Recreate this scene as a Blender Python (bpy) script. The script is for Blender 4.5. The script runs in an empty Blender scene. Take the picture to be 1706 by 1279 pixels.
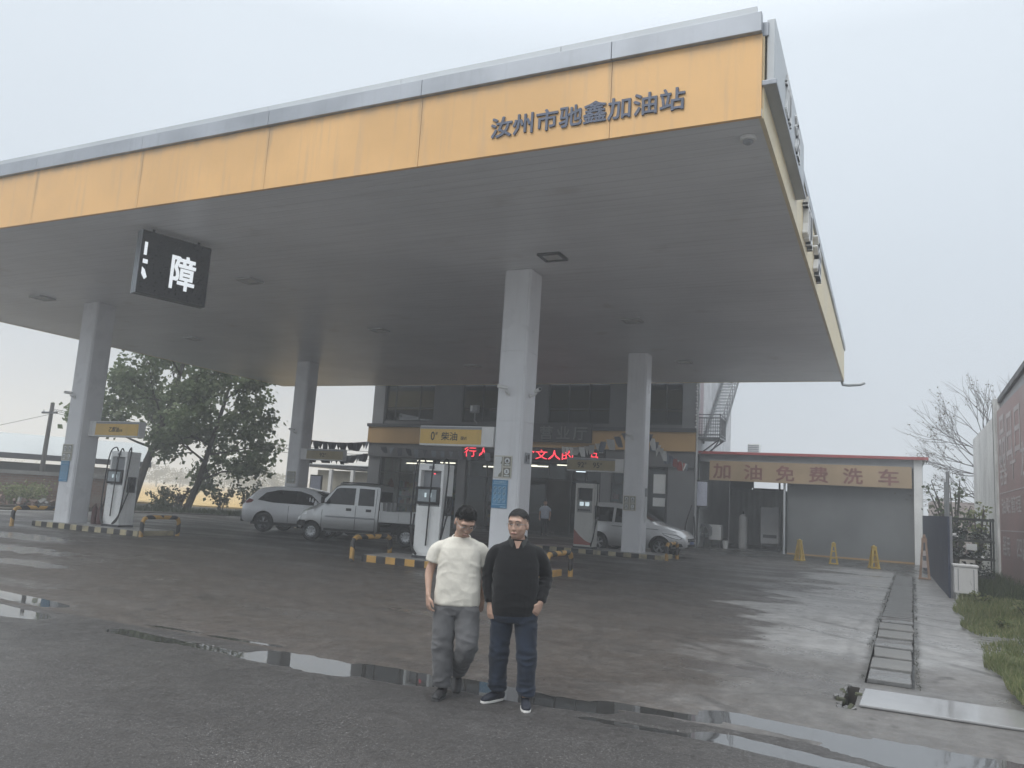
HAZE=.0055
import bpy, bmesh, math, random
import numpy as np
from mathutils import Vector, Matrix, noise as mnoise
R_=math.radians
SC=bpy.context.scene
COL=SC.collection
rnd=random.Random(7)

# ------------------------------------------------------------------ camera
cam=bpy.data.cameras.new('camera'); camo=bpy.data.objects.new('camera',cam); COL.objects.link(camo)
CAMR=Matrix(((0.9039230810,0.0079433700,0.4276212886),(0.4234017820,-0.1579302174,-0.8920700519),(0.0604482808,0.9874183254,-0.1461200057)))
camo.matrix_world=Matrix.Translation((0,0,1.58)) @ CAMR.to_4x4()
cam.sensor_width=36; cam.lens=27.832; cam.clip_end=3000; cam.clip_start=.05
SC.camera=camo
# ------------------------------------------------------------------ world: overcast sky
W=bpy.data.worlds.new('World'); SC.world=W; W.use_nodes=True
nt=W.node_tree; N=nt.nodes; L=nt.links
bg=N['Background']
SUN_EL,SUN_AZ=R_(52),R_(205)     # azimuth measured from +Y clockwise: light comes from behind the camera
sky=N.new('ShaderNodeTexSky'); sky.sky_type='NISHITA'; sky.sun_disc=False
sky.sun_elevation=SUN_EL; sky.sun_rotation=SUN_AZ; sky.air_density=1.0; sky.dust_density=4.0; sky.ozone_density=1.0
hs=N.new('ShaderNodeHueSaturation'); hs.inputs['Saturation'].default_value=.35; L.new(sky.outputs[0],hs.inputs['Color'])
sc_=N.new('ShaderNodeMix'); sc_.data_type='RGBA'; sc_.blend_type='MULTIPLY'; sc_.inputs[0].default_value=1
L.new(hs.outputs[0],sc_.inputs[6]); sc_.inputs[7].default_value=(.08,.08,.08,1)
tc=N.new('ShaderNodeTexCoord'); sp=N.new('ShaderNodeSeparateXYZ'); L.new(tc.outputs['Generated'],sp.inputs[0])
cr=N.new('ShaderNodeValToRGB'); L.new(sp.outputs[2],cr.inputs[0])
e=cr.color_ramp.elements; e[0].position=0.0; e[0].color=(.62,.69,.77,1); e[1].position=1.0; e[1].color=(2.7,2.85,3.0,1)
x_=e.new(.28); x_.color=(.715,.80,.89,1); x_=e.new(.52); x_.color=(.86,.95,1.04,1); x_=e.new(.72); x_.color=(1.7,1.8,1.9,1)
nz=N.new('ShaderNodeTexNoise'); nz.inputs['Scale'].default_value=1.6; nz.inputs['Detail'].default_value=3; L.new(tc.outputs['Generated'],nz.inputs['Vector'])
mr=N.new('ShaderNodeMapRange'); L.new(nz.outputs[0],mr.inputs[0]); mr.inputs[3].default_value=.93; mr.inputs[4].default_value=1.06
mm=N.new('ShaderNodeMix'); mm.data_type='RGBA'; mm.blend_type='MULTIPLY'; mm.inputs[0].default_value=1
L.new(cr.outputs[0],mm.inputs[6]); L.new(mr.outputs[0],mm.inputs[7])
mx=N.new('ShaderNodeMix'); mx.data_type='RGBA'; mx.inputs[0].default_value=.85
L.new(sc_.outputs[2],mx.inputs[6]); L.new(mm.outputs[2],mx.inputs[7]); L.new(mx.outputs[2],bg.inputs[0])
bg.inputs[1].default_value=1.0
# ------------------------------------------------------------------ sun behind cloud
sl=bpy.data.lights.new('sun','SUN'); sl.energy=1.4; sl.angle=R_(30); sl.color=(1,.97,.93)
so=bpy.data.objects.new('sun',sl); COL.objects.link(so)
sd=Vector((math.sin(SUN_AZ)*math.cos(SUN_EL),math.cos(SUN_AZ)*math.cos(SUN_EL),math.sin(SUN_EL)))
so.rotation_euler=sd.to_track_quat('Z','Y').to_euler(); so.location=(0,-10,30)
SC.view_settings.view_transform='Standard'; SC.view_settings.look='None'; SC.view_settings.exposure=0.0; SC.view_settings.gamma=1
SC.cycles.max_bounces=8; SC.cycles.diffuse_bounces=4; SC.cycles.glossy_bounces=4; SC.cycles.transparent_max_bounces=12; SC.cycles.volume_bounces=1
SC.cycles.sample_clamp_indirect=6; SC.cycles.use_denoising=True

# ------------------------------------------------------------------ materials
MATS={}
def nodes(name):
    m=bpy.data.materials.new(name); m.use_nodes=True
    return m,m.node_tree.nodes,m.node_tree.links,m.node_tree.nodes['Principled BSDF']
def c4(c): return (c[0],c[1],c[2],1)
def mixc(N,L,fac,a,b,mode='MIX'):
    n=N.new('ShaderNodeMix'); n.data_type='RGBA'; n.blend_type=mode
    for s,v in ((0,fac),(6,a),(7,b)):
        if hasattr(v,'is_linked') or hasattr(v,'links'): L.new(v,n.inputs[s])
        elif s==0: n.inputs[0].default_value=v
        else: n.inputs[s].default_value=c4(v)
    return n.outputs[2]
def noisen(N,L,scale,detail=4,vec=None,mp=None,rough=.55):
    n=N.new('ShaderNodeTexNoise'); n.inputs['Scale'].default_value=scale; n.inputs['Detail'].default_value=detail; n.inputs['Roughness'].default_value=rough
    if vec is None:
        t=N.new('ShaderNodeTexCoord'); vec=t.outputs['Object']
    if mp:
        m=N.new('ShaderNodeMapping'); m.inputs['Scale'].default_value=mp; L.new(vec,m.inputs[0]); vec=m.outputs[0]
    L.new(vec,n.inputs['Vector']); return n.outputs[0]
def ramp(N,L,v,a,b,lo=0.,hi=1.):
    n=N.new('ShaderNodeMapRange'); n.interpolation_type='SMOOTHSTEP'; L.new(v,n.inputs[0])
    n.inputs[1].default_value=a; n.inputs[2].default_value=b; n.inputs[3].default_value=lo; n.inputs[4].default_value=hi; return n.outputs[0]
def mathn(N,L,op,a,b=None,c=None):
    n=N.new('ShaderNodeMath'); n.operation=op
    for i,v in enumerate((a,b,c)):
        if v is None: continue
        if hasattr(v,'links'): L.new(v,n.inputs[i])
        else: n.inputs[i].default_value=v
    return n.outputs[0]
def M(name,col,rough=.5,metal=0.,v=.12,vs=1.5,bump=0.,bs=60.,streak=0.,scol=(.12,.11,.10),spec=.5,coat=0.,fine=.0,rv=.1):
    if name in MATS: return MATS[name]
    m,N,L,b=nodes(name)
    n1=noisen(N,L,vs,5)
    lo=tuple(x*(1-v) for x in col); hi=tuple(min(1,x*(1+v)) for x in col)
    c=mixc(N,L,ramp(N,L,n1,.3,.7),lo,hi)
    if fine>0:
        n2=noisen(N,L,vs*30,3); c=mixc(N,L,ramp(N,L,n2,.35,.65,0,fine),c,tuple(x*.55 for x in col))
    if streak>0:
        n3=noisen(N,L,1.,4,mp=(9,9,.5)); c=mixc(N,L,ramp(N,L,n3,.5,.8,0,streak),c,scol)
    L.new(c,b.inputs['Base Color'])
    L.new(ramp(N,L,n1,.3,.7,max(0.02,rough-rv),min(1,rough+rv)),b.inputs['Roughness'])
    b.inputs['Metallic'].default_value=metal; b.inputs['Specular IOR Level'].default_value=spec
    b.inputs['Coat Weight'].default_value=coat; b.inputs['Coat Roughness'].default_value=.08
    if bump>0:
        n4=noisen(N,L,bs,4); bp=N.new('ShaderNodeBump'); bp.inputs['Strength'].default_value=bump; bp.inputs['Distance'].default_value=.02
        L.new(n4,bp.inputs['Height']); L.new(bp.outputs[0],b.inputs['Normal'])
    MATS[name]=m; return m
def emis(name,col,s,base=(.02,.02,.02)):
    if name in MATS: return MATS[name]
    m,N,L,b=nodes(name); b.inputs['Base Color'].default_value=c4(base); b.inputs['Emission Color'].default_value=c4(col); b.inputs['Emission Strength'].default_value=s
    MATS[name]=m; return m
def glass(name,tint=(.25,.28,.30),rough=.02,refl=1.):
    if name in MATS: return MATS[name]
    m,N,L,b=nodes(name); N.remove(b); out=N['Material Output']
    t=N.new('ShaderNodeBsdfTransparent'); t.inputs[0].default_value=c4(tint)
    g=N.new('ShaderNodeBsdfGlossy'); g.inputs['Roughness'].default_value=rough; g.inputs[0].default_value=(.9,.93,.95,1)
    f=N.new('ShaderNodeFresnel'); f.inputs[0].default_value=1.6
    k=mathn(N,L,'MULTIPLY',f.outputs[0],refl)
    x=N.new('ShaderNodeMixShader'); L.new(k,x.inputs[0]); L.new(t.outputs[0],x.inputs[1]); L.new(g.outputs[0],x.inputs[2]); L.new(x.outputs[0],out.inputs[0])
    MATS[name]=m; return m

# ------------------------------------------------------------------ mesh builder
class MB:
    def __init__(s): s.v=[]; s.f=[]; s.mi=[]; s.m=0
    def mat(s,i): s.m=i; return s
    def add(s,vs,fs):
        o=len(s.v); s.v.extend([tuple(v) for v in vs])
        for f in fs: s.f.append(tuple(i+o for i in f)); s.mi.append(s.m)
        return s
    def box(s,x0,x1,y0,y1,z0,z1,T=None):
        vs=[(x0,y0,z0),(x1,y0,z0),(x1,y1,z0),(x0,y1,z0),(x0,y0,z1),(x1,y0,z1),(x1,y1,z1),(x0,y1,z1)]
        if T is not None: vs=[tuple(T@Vector(v)) for v in vs]
        return s.add(vs,[(3,2,1,0),(4,5,6,7),(0,1,5,4),(1,2,6,5),(2,3,7,6),(3,0,4,7)])
    def cbox(s,c,d,T=None): return s.box(c[0]-d[0]/2,c[0]+d[0]/2,c[1]-d[1]/2,c[1]+d[1]/2,c[2]-d[2]/2,c[2]+d[2]/2,T)
    def cyl(s,p0,p1,r0,r1=None,n=16,cap=True):
        r1=r0 if r1 is None else r1; return s.tube([p0,p1],[r0,r1],n,cap)
    def tube(s,pts,rad,n=8,cap=True):
        pts=[Vector(p) for p in pts]
        if not hasattr(rad,'__len__'): rad=[rad]*len(pts)
        rings=[]; prev=None
        for i,p in enumerate(pts):
            t=(pts[min(i+1,len(pts)-1)]-pts[max(i-1,0)])
            if t.length<1e-9: t=Vector((0,0,1))
            t.normalize()
            if prev is None:
                u=t.orthogonal().normalized()
            else:
                u=(prev-t*prev.dot(t))
                u=u.normalized() if u.length>1e-6 else t.orthogonal().normalized()
            prev=u; w=t.cross(u)
            rings.append([p+(u*math.cos(2*math.pi*k/n)+w*math.sin(2*math.pi*k/n))*rad[i] for k in range(n)])
        return s.loft(rings,cap)
    def ring_lathe(s,prof,n=24,T=None):
        n0=len(prof); return s.lathe(prof+[prof[0]],n,T,False)
    def loft(s,rings,cap=True,closed=True):
        n=len(rings[0]); vs=[v for r in rings for v in r]; fs=[]
        for i in range(len(rings)-1):
            for k in range(n if closed else n-1):
                a=i*n+k; b=i*n+(k+1)%n; fs.append((a,b,b+n,a+n))
        if cap and closed:
            fs.append(tuple(range(n-1,-1,-1))); fs.append(tuple(range((len(rings)-1)*n,len(rings)*n)))
        return s.add(vs,fs)
    def lathe(s,prof,n=24,T=None,cap=True):
        rings=[[Vector((r*math.cos(2*math.pi*k/n),r*math.sin(2*math.pi*k/n),z)) for k in range(n)] for r,z in prof]
        if T is not None: rings=[[T@v for v in r] for r in rings]
        return s.loft(rings,cap)
    def prism(s,poly,axis,a,b,T=None):
        def P(u,v,w):
            q={'x':(w,u,v),'y':(u,w,v),'z':(u,v,w)}[axis]
            return tuple(T@Vector(q)) if T is not None else q
        n=len(poly); vs=[P(u,v,a) for u,v in poly]+[P(u,v,b) for u,v in poly]
        fs=[tuple(range(n-1,-1,-1)),tuple(range(n,2*n))]+[(i,(i+1)%n,(i+1)%n+n,i+n) for i in range(n)]
        return s.add(vs,fs)
    def sphere(s,c,r,n=12,m=8):
        c=Vector(c); r=r if hasattr(r,'__len__') else (r,r,r)
        vs=[];fs=[]
        for j in range(m+1):
            th=math.pi*j/m
            for i in range(n):
                ph=2*math.pi*i/n; vs.append((c.x+r[0]*math.sin(th)*math.cos(ph),c.y+r[1]*math.sin(th)*math.sin(ph),c.z+r[2]*math.cos(th)))
        for j in range(m):
            for i in range(n):
                a=j*n+i;b=j*n+(i+1)%n; fs.append((a,a+n,b+n,b))
        return s.add(vs,fs)
    def mesh(s,name,mats):
        me=bpy.data.meshes.new(name); me.from_pydata(s.v,[],s.f)
        for m in mats: me.materials.append(m)
        me.polygons.foreach_set('material_index',s.mi); me.update(); return me
    def build(s,name,mats,parent=None,smooth=None,bevel=0,merge=False,recalc=True):
        if not isinstance(mats,(list,tuple)): mats=[mats]
        me=s.mesh(name,mats)
        if recalc or merge:
            bm=bmesh.new(); bm.from_mesh(me)
            if merge: bmesh.ops.remove_doubles(bm,verts=bm.verts,dist=1e-4)
            if recalc: bmesh.ops.recalc_face_normals(bm,faces=bm.faces)
            bm.to_mesh(me); bm.free()
        return link(name,me,parent,smooth,bevel)
def link(name,me,parent=None,smooth=None,bevel=0):
    o=bpy.data.objects.new(name,me); COL.objects.link(o)
    if smooth:
        me.polygons.foreach_set('use_smooth',[True]*len(me.polygons))
        if smooth<180: me.set_sharp_from_angle(angle=R_(smooth))
    if bevel:
        b=o.modifiers.new('bevel','BEVEL'); b.width=bevel; b.segments=2; b.limit_method='ANGLE'; b.angle_limit=R_(40)
        if not smooth: b.harden_normals=False
    if parent is not None: o.parent=parent
    return o
def empty(name,loc=(0,0,0),rz=0):
    o=bpy.data.objects.new(name,None); COL.objects.link(o); o.location=loc; o.rotation_euler=(0,0,rz); o.empty_display_size=.2; return o
def tag(o,label,cat,group=None,kind=None):
    if label: o['label']=label
    if cat: o['category']=cat
    if group: o['group']=group
    if kind: o['kind']=kind
    return o
def struct(o): o['kind']='structure'; return o
def dup(root,loc,rz=None,label=None,group=None):
    r=root.copy(); COL.objects.link(r); r.location=loc
    if rz is not None: r.rotation_euler=(0,0,rz)
    if label: r['label']=label
    if group: r['group']=group
    for ch in list(root.children):
        c=ch.copy(); COL.objects.link(c); c.parent=r
        for g in list(ch.children):
            d=g.copy(); COL.objects.link(d); d.parent=c
    return r
FR=Matrix.Rotation(math.pi/2,4,'X')      # text plane: faces -Y
FX=Matrix.Rotation(math.pi/2,4,'Z')@FR   # faces +X
def text(body,name,mat,parent,center,width,height,depth=.01,face='-y',bold=0.,extra=None,spacing=1.):
    c=bpy.data.curves.new(name,'FONT'); c.body=body; c.align_x='CENTER'; c.resolution_u=2; c.space_character=spacing
    o=bpy.data.objects.new(name,c); COL.objects.link(o); bpy.context.view_layer.update()
    me=bpy.data.meshes.new_from_object(o.evaluated_get(bpy.context.evaluated_depsgraph_get()))
    bpy.data.objects.remove(o); bpy.data.curves.remove(c)
    co=np.zeros(len(me.vertices)*3); me.vertices.foreach_get('co',co); co=co.reshape(-1,3)
    lo,hi=co.min(0),co.max(0); co=(co-(lo+hi)/2)/(np.maximum(hi-lo,1e-6)); co[:,0]*=width; co[:,1]*=height; co[:,2]=0
    me.vertices.foreach_set('co',co.ravel())
    bm=bmesh.new(); bm.from_mesh(me); bmesh.ops.remove_doubles(bm,verts=bm.verts,dist=1e-5)
    if bold>0:
        k=bold*height; src=list(bm.verts)+list(bm.edges)+list(bm.faces)
        for i,(ax,ay) in enumerate(((1,1),(-1,1),(1,-1),(-1,-1))):
            g=bmesh.ops.duplicate(bm,geom=src); bmesh.ops.translate(bm,vec=(ax*k,ay*k,.0003*(i+1)),verts=[x for x in g['geom'] if isinstance(x,bmesh.types.BMVert)])
    g=bmesh.ops.extrude_face_region(bm,geom=list(bm.faces))
    for v in [x for x in g['geom'] if isinstance(x,bmesh.types.BMVert)]: v.co.z+=depth
    bmesh.ops.recalc_face_normals(bm,faces=bm.faces)
    rot={'-y':FR,'+x':FX,'+y':Matrix.Rotation(math.pi,4,'Z')@FR,'-x':Matrix.Rotation(math.pi,4,'Z')@FX}[face]
    if extra is not None: rot=extra@rot
    bm.transform(Matrix.Translation(center)@rot); bm.to_mesh(me); bm.free()
    me.materials.clear(); me.materials.append(mat)
    return link(name,me,parent)
def qpath(pts,n=6):
    """Catmull-Rom resample"""
    P=[Vector(p) for p in pts]; P=[2*P[0]-P[1]]+P+[2*P[-1]-P[-2]]; out=[]
    for i in range(1,len(P)-2):
        for k in range(n):
            t=k/n; a,b,c,d=P[i-1:i+3]
            out.append(.5*((2*b)+(c-a)*t+(2*a-5*b+4*c-d)*t*t+(3*b-a-3*c+d)*t**3))
    out.append(P[-2]); return out
def fbm(x,y,z=0,s=1): return mnoise.fractal(Vector((x*s,y*s,z*s)),1.,2.,4)
# ------------------------------------------------------------------ SETTING
def gh(x,y):
    t=min(max((y-7.5)/9,0),1); h=-.22+.22*t*t*(3-2*t)
    return h
def ghn(x,y): return gh(x,y)+.012*fbm(x,y,0,.25)*(1 if y>8.32 else 0)
DX=lambda y:.025*(y-10)
def rz(x,y): return -.22+(.05*min(1,max(0,(6.4-y)/4)) if y<6.4 else 0)
def ground_mat(name,road=False):
    m,N,L,b=nodes(name)
    tcn=N.new('ShaderNodeTexCoord'); P=tcn.outputs['Object']; s=N.new('ShaderNodeSeparateXYZ'); L.new(P,s.inputs[0]); X,Y=s.outputs[0],s.outputs[1]
    big=noisen(N,L,.22,5,P); mid=noisen(N,L,1.1,5,P); streaky=noisen(N,L,.7,5,P,mp=(.45,1.25,1)); agg=noisen(N,L,95,2,P); agg2=noisen(N,L,38,3,P)
    asph=mixc(N,L,ramp(N,L,mid,.3,.7),(.054,.048,.044),(.090,.081,.075))
    conc=mixc(N,L,ramp(N,L,mid,.3,.7),(.27,.268,.262),(.36,.357,.35))
    if road:
        c=mixc(N,L,ramp(N,L,big,.35,.65),(.060,.056,.053),(.082,.077,.073))
        c=mixc(N,L,ramp(N,L,agg,.56,.68,0,.9),c,(.24,.235,.23))
        c=mixc(N,L,ramp(N,L,agg2,.35,.55,.6,0),c,(.030,.029,.029)); pb=noisen(N,L,55,1,P); c=mixc(N,L,ramp(N,L,pb,.70,.74,0,.9),c,(.36,.35,.34)); c=mixc(N,L,ramp(N,L,noisen(N,L,.5,4,P),.42,.6,.0,.35),c,(.045,.043,.042))
        r=mathn(N,L,'ADD',ramp(N,L,streaky,.3,.7,.32,.52),ramp(N,L,noisen(N,L,5,5,P,rough=.7),.3,.7,-.05,.1)); fine=noisen(N,L,3.2,7,P,rough=.72); c=mixc(N,L,ramp(N,L,fine,.36,.60,.22,0),c,(.030,.028,.027))
        bs=.45
    else:
        # concrete apron on the right with a torn dark edge, worn patches elsewhere
        xx=mathn(N,L,'ADD',X,mathn(N,L,'MULTIPLY',mathn(N,L,'SUBTRACT',streaky,.5),5.5))
        edge=mathn(N,L,'MULTIPLY',mathn(N,L,'SUBTRACT',Y,10),.03)
        f=ramp(N,L,mathn(N,L,'SUBTRACT',xx,edge),-2.45,-1.95)
        nearasph=ramp(N,L,mathn(N,L,'ADD',Y,mathn(N,L,'MULTIPLY',mathn(N,L,'SUBTRACT',big,.5),2.5)),10.2,12.2)
        dry=noisen(N,L,.33,4,P,mp=(.5,1.3,1))
        brown=mixc(N,L,ramp(N,L,dry,.42,.62),asph,(.082,.072,.064))
        worn=mixc(N,L,ramp(N,L,big,.55,.72,0,.6),brown,(.15,.145,.14))
        # repair seam lines
        wet=mixc(N,L,ramp(N,L,nearasph,0,1,.35,1),asph,conc)
        c=mixc(N,L,f,worn,wet)
        # dark mossy stain along the drain, and the always wet strip before the wash bay
        dd=mathn(N,L,'ABSOLUTE',mathn(N,L,'SUBTRACT',X,mathn(N,L,'MULTIPLY',mathn(N,L,'SUBTRACT',Y,10),.025)))
        dd=mathn(N,L,'ADD',dd,mathn(N,L,'MULTIPLY',mathn(N,L,'SUBTRACT',noisen(N,L,3.5,6,P,rough=.7),.5),.22))
        c=mixc(N,L,mathn(N,L,'MULTIPLY',ramp(N,L,dd,.36,.26,0,.85),ramp(N,L,Y,9.9,10.1)),c,(.035,.034,.028))
        yy=mathn(N,L,'ADD',mathn(N,L,'ADD',Y,mathn(N,L,'MULTIPLY',X,.25)),mathn(N,L,'MULTIPLY',mathn(N,L,'SUBTRACT',streaky,.5),3.))
        wetbay=mathn(N,L,'MULTIPLY',ramp(N,L,yy,29.0,31.0),ramp(N,L,X,-13.,-9.))
        c=mixc(N,L,mathn(N,L,'MULTIPLY',wetbay,.9),c,(.030,.029,.028))
        gr=ramp(N,L,mathn(N,L,'ADD',Y,mathn(N,L,'MULTIPLY',mid,1.5)),13.2,11.2,0,.55)
        c=mixc(N,L,mathn(N,L,'MULTIPLY',gr,ramp(N,L,agg2,.5,.62)),c,(.17,.15,.13))
        mud=mathn(N,L,'MULTIPLY',ramp(N,L,mathn(N,L,'ADD',Y,mathn(N,L,'MULTIPLY',mathn(N,L,'SUBTRACT',big,.5),5.)),15.5,10.5),ramp(N,L,mathn(N,L,'ADD',X,mathn(N,L,'MULTIPLY',mathn(N,L,'SUBTRACT',mid,.5),3.)),-.6,-2.6))
        c=mixc(N,L,mathn(N,L,'MULTIPLY',mud,ramp(N,L,noisen(N,L,1.8,6,P,rough=.7),.36,.62,.15,.85)),c,(.092,.076,.064))
        # curved tyre marks
        rad=mathn(N,L,'SQRT',mathn(N,L,'ADD',mathn(N,L,'POWER',mathn(N,L,'ADD',X,14.0),2),mathn(N,L,'POWER',mathn(N,L,'ADD',Y,6.0),2)))
        tw=mathn(N,L,'ABSOLUTE',mathn(N,L,'SUBTRACT',mathn(N,L,'PINGPONG',mathn(N,L,'ADD',rad,mathn(N,L,'MULTIPLY',big,.6)),.85),.42))
        c=mixc(N,L,mathn(N,L,'MULTIPLY',ramp(N,L,tw,.10,.03,0,.45),ramp(N,L,noisen(N,L,.5,4,P),.45,.62)),c,(.030,.028,.027))
        # oil drips and darker stains
        c=mixc(N,L,ramp(N,L,noisen(N,L,2.6,2,P),.66,.74,0,.55),c,(.028,.026,.025))
        crack=N.new('ShaderNodeTexVoronoi'); crack.feature='DISTANCE_TO_EDGE'; crack.inputs['Scale'].default_value=.28
        nzv=N.new('ShaderNodeTexNoise'); nzv.inputs['Scale'].default_value=.9; nzv.inputs['Detail'].default_value=5; L.new(P,nzv.inputs['Vector'])
        vm=N.new('ShaderNodeMix'); vm.data_type='VECTOR'; vm.inputs[0].default_value=.35; L.new(P,vm.inputs[4]); L.new(nzv.outputs['Color'],vm.inputs[5]); L.new(vm.outputs[1],crack.inputs['Vector'])
        c=mixc(N,L,ramp(N,L,crack.outputs['Distance'],.003,.010,.16,0),c,(.02,.02,.02))
        c=mixc(N,L,ramp(N,L,agg,.45,.7,0,.28),c,(.17,.16,.15)); pb=noisen(N,L,48,1,P); c=mixc(N,L,ramp(N,L,pb,.72,.76,0,.8),c,(.34,.33,.31))
        r=mathn(N,L,'ADD',ramp(N,L,streaky,.32,.62,.30,.60),ramp(N,L,noisen(N,L,6,5,P,rough=.7),.3,.7,-.06,.12)); bs=.6; fine=noisen(N,L,4.5,7,P,rough=.72); c=mixc(N,L,ramp(N,L,fine,.38,.66,.34,0),c,(.030,.027,.025)); c=mixc(N,L,ramp(N,L,fine,.56,.74,0,.32),c,(.20,.19,.18))
        r=mathn(N,L,'SUBTRACT',r,mathn(N,L,'MULTIPLY',f,.10)); r=mathn(N,L,'SUBTRACT',r,mathn(N,L,'MULTIPLY',wetbay,.12))
        for cx,cy,ax,ay in ((-1.7,9.7,.75,.42),(-1.0,9.55,.4,.3),(-17.5,11.6,2.2,.5),(-15,10.2,1.6,.35),(-20,13.4,2.2,.6),(-6.0,10.6,1.2,.25)):
            d=mathn(N,L,'ADD',mathn(N,L,'POWER',mathn(N,L,'ABSOLUTE',mathn(N,L,'MULTIPLY',mathn(N,L,'SUBTRACT',X,cx),1/ax)),2),mathn(N,L,'POWER',mathn(N,L,'ABSOLUTE',mathn(N,L,'MULTIPLY',mathn(N,L,'SUBTRACT',Y,cy),1/ay)),2))
            d=mathn(N,L,'ADD',d,mathn(N,L,'MULTIPLY',mathn(N,L,'SUBTRACT',noisen(N,L,3.2,5,P),.5),3.0))
            k=ramp(N,L,d,.9,.35)
            r=mathn(N,L,'SUBTRACT',r,mathn(N,L,'MULTIPLY',k,mathn(N,L,'SUBTRACT',r,.07)))
    L.new(c,b.inputs['Base Color']); L.new(r,b.inputs['Roughness'])
    b.inputs['Specular IOR Level'].default_value=.32 if road else .40
    h=mathn(N,L,'ADD',mathn(N,L,'MULTIPLY',agg,.35),mathn(N,L,'MULTIPLY',agg2,.65))
    bp=N.new('ShaderNodeBump'); bp.inputs['Strength'].default_value=bs; bp.inputs['Distance'].default_value=.012; L.new(h,bp.inputs['Height'])
    bp2=N.new('ShaderNodeBump'); bp2.inputs['Strength'].default_value=.25; bp2.inputs['Distance'].default_value=.05; L.new(mid,bp2.inputs['Height']); L.new(bp.outputs[0],bp2.inputs['Normal'])
    L.new(bp2.outputs[0],b.inputs['Normal'])
    return m
MG=ground_mat('forecourt_surface'); MR=ground_mat('road_surface',True)
def grid(xs,ys,zf,skip=None,shear=None):
    b=MB(); nx=len(xs)
    vs=[]
    for y in ys:
        for x in xs:
            X=x+(shear(y) if shear else 0); vs.append((X,y,zf(X,y)))
    fs=[]
    for j in range(len(ys)-1):
        for i in range(nx-1):
            if skip and skip((xs[i]+xs[i+1])/2,(ys[j]+ys[j+1])/2): continue
            a=j*nx+i; fs.append((a,a+1,a+nx+1,a+nx))
    return b.add(vs,fs)
xs=sorted(set([round(-31.5+.75*i,3) for i in range(44)]+[-.25,.25,-.4,-.28,1.2,1.75]))
xs=[x for x in xs if x<=1.76]
ys=sorted(set([8.3,8.5,8.78,9.76,10.05,10.6]+[11.2+.6*i for i in range(28)]+[27.9]+[28.6+1.2*i for i in range(16)]))
def skipf(x,y):
    if -.25<x<.25 and 10.05<y<27.9: return True
    if -.4<x<-.28 and 8.78<y<9.76: return True
    return False
fo=struct(grid(xs,ys,ghn,skipf,DX).build('forecourt',MG,recalc=False,smooth=180))
rx=[-120,-80,-50]+[-40+2*i for i in range(41)]+[60,90,120]; ry=[-20,-10,-4,0,3,4,5,5.6,6.2]
struct(grid(rx,ry,rz).build('road',MR,recalc=False,smooth=180))
# channel below the drain covers
MDK=M('channel_mud',(.055,.05,.044),.35,v=.3,vs=4)
MCON=M('concrete',(.26,.255,.245),.6,v=.15,vs=2.2,bump=.25,bs=30,fine=.25)
MCONW=M('wet_concrete',(.13,.13,.128),.24,v=.22,vs=1.6,bump=.08,bs=25,fine=.2,rv=.12)
b=MB()
for a0,a1,y0,y1,d in ((-.25,.25,10.05,27.9,.10),(-.4,-.28,8.78,9.76,.25)):
    n=20
    for i in range(n):
        ya=y0+(y1-y0)*i/n; yb=y0+(y1-y0)*(i+1)/n
        q=lambda x,y,dz:(x+DX(y),y,ghn(x,y)+dz)
        b.add([q(a0,ya,.002),q(a0,yb,.002),q(a0,yb,-d),q(a0,ya,-d)],[(0,1,2,3)])
        b.add([q(a1,ya,.002),q(a1,yb,.002),q(a1,yb,-d),q(a1,ya,-d)],[(3,2,1,0)])
        b.add([q(a0,ya,-d),q(a1,ya,-d),q(a1,yb,-d),q(a0,yb,-d)],[(0,1,2,3)])
    for ya in (y0,y1):
        q=lambda x,dz:(x+DX(ya),ya,ghn(x,ya)+dz)
        b.add([q(a0,.002),q(a1,.002),q(a1,-d),q(a0,-d)],[(0,1,2,3)])
struct(b.build('drain_channel',MDK,recalc=False))
# drain cover slabs
MSLB=M('slab_concrete',(.165,.162,.155),.5,v=.2,vs=2.5,bump=.25,bs=30,fine=.3)
MDRK=M('dark_slat',(.075,.073,.068),.45,v=.3,vs=3,bump=.2,bs=25)
y=10.1; i=0
conds=['mossy','pale','chipped','wet','cracked','dark']
while y<27.6:
    ln=.62+.18*rnd.random()
    if y>15.2: ln=.15+.05*rnd.random()
    d=MB(); T=Matrix.Rotation(rnd.uniform(-.03,.03),4,'Z')@Matrix.Rotation(rnd.uniform(-.012,.012),4,'Y')
    w=.236+rnd.uniform(-.012,.008)
    n=6; pts=[(-w+rnd.uniform(-.012,.012),-ln/2),(w+rnd.uniform(-.012,.012),-ln/2),(w+rnd.uniform(-.012,.012),ln/2),(-w+rnd.uniform(-.01,.01),ln/2)]
    d.prism(pts,'z',0,.06,T)
    o=d.build('drain_cover',(MSLB if i%3 else MCONW) if y<15.2 else (MDRK if y<23 or i%2 else MCONW),bevel=.012)
    yc=y+ln/2; o.location=(DX(yc),yc,ghn(0,yc)-.028)
    tag(o,'concrete cover slab laid across the open drain channel beside the wash bay drive','drain cover','drain cover slabs in a row')
    y+=ln+(.03+.03*rnd.random() if y<15.2 else .018+.02*rnd.random()); i+=1
# end slab across the drain, wet
d=MB(); d.prism([(-.27,8.86),(1.9,8.86),(2.2,9.7),(-.24,9.74)],'z',-.205,-.178); o=d.build('drain_end_slab',M('wet_slab',(.26,.26,.26),.06,v=.12,vs=1.2,rv=.03,bump=.012,bs=12),bevel=.01)
tag(o,'long pale wet concrete slab lying across the near end of the drain','slab')
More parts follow.
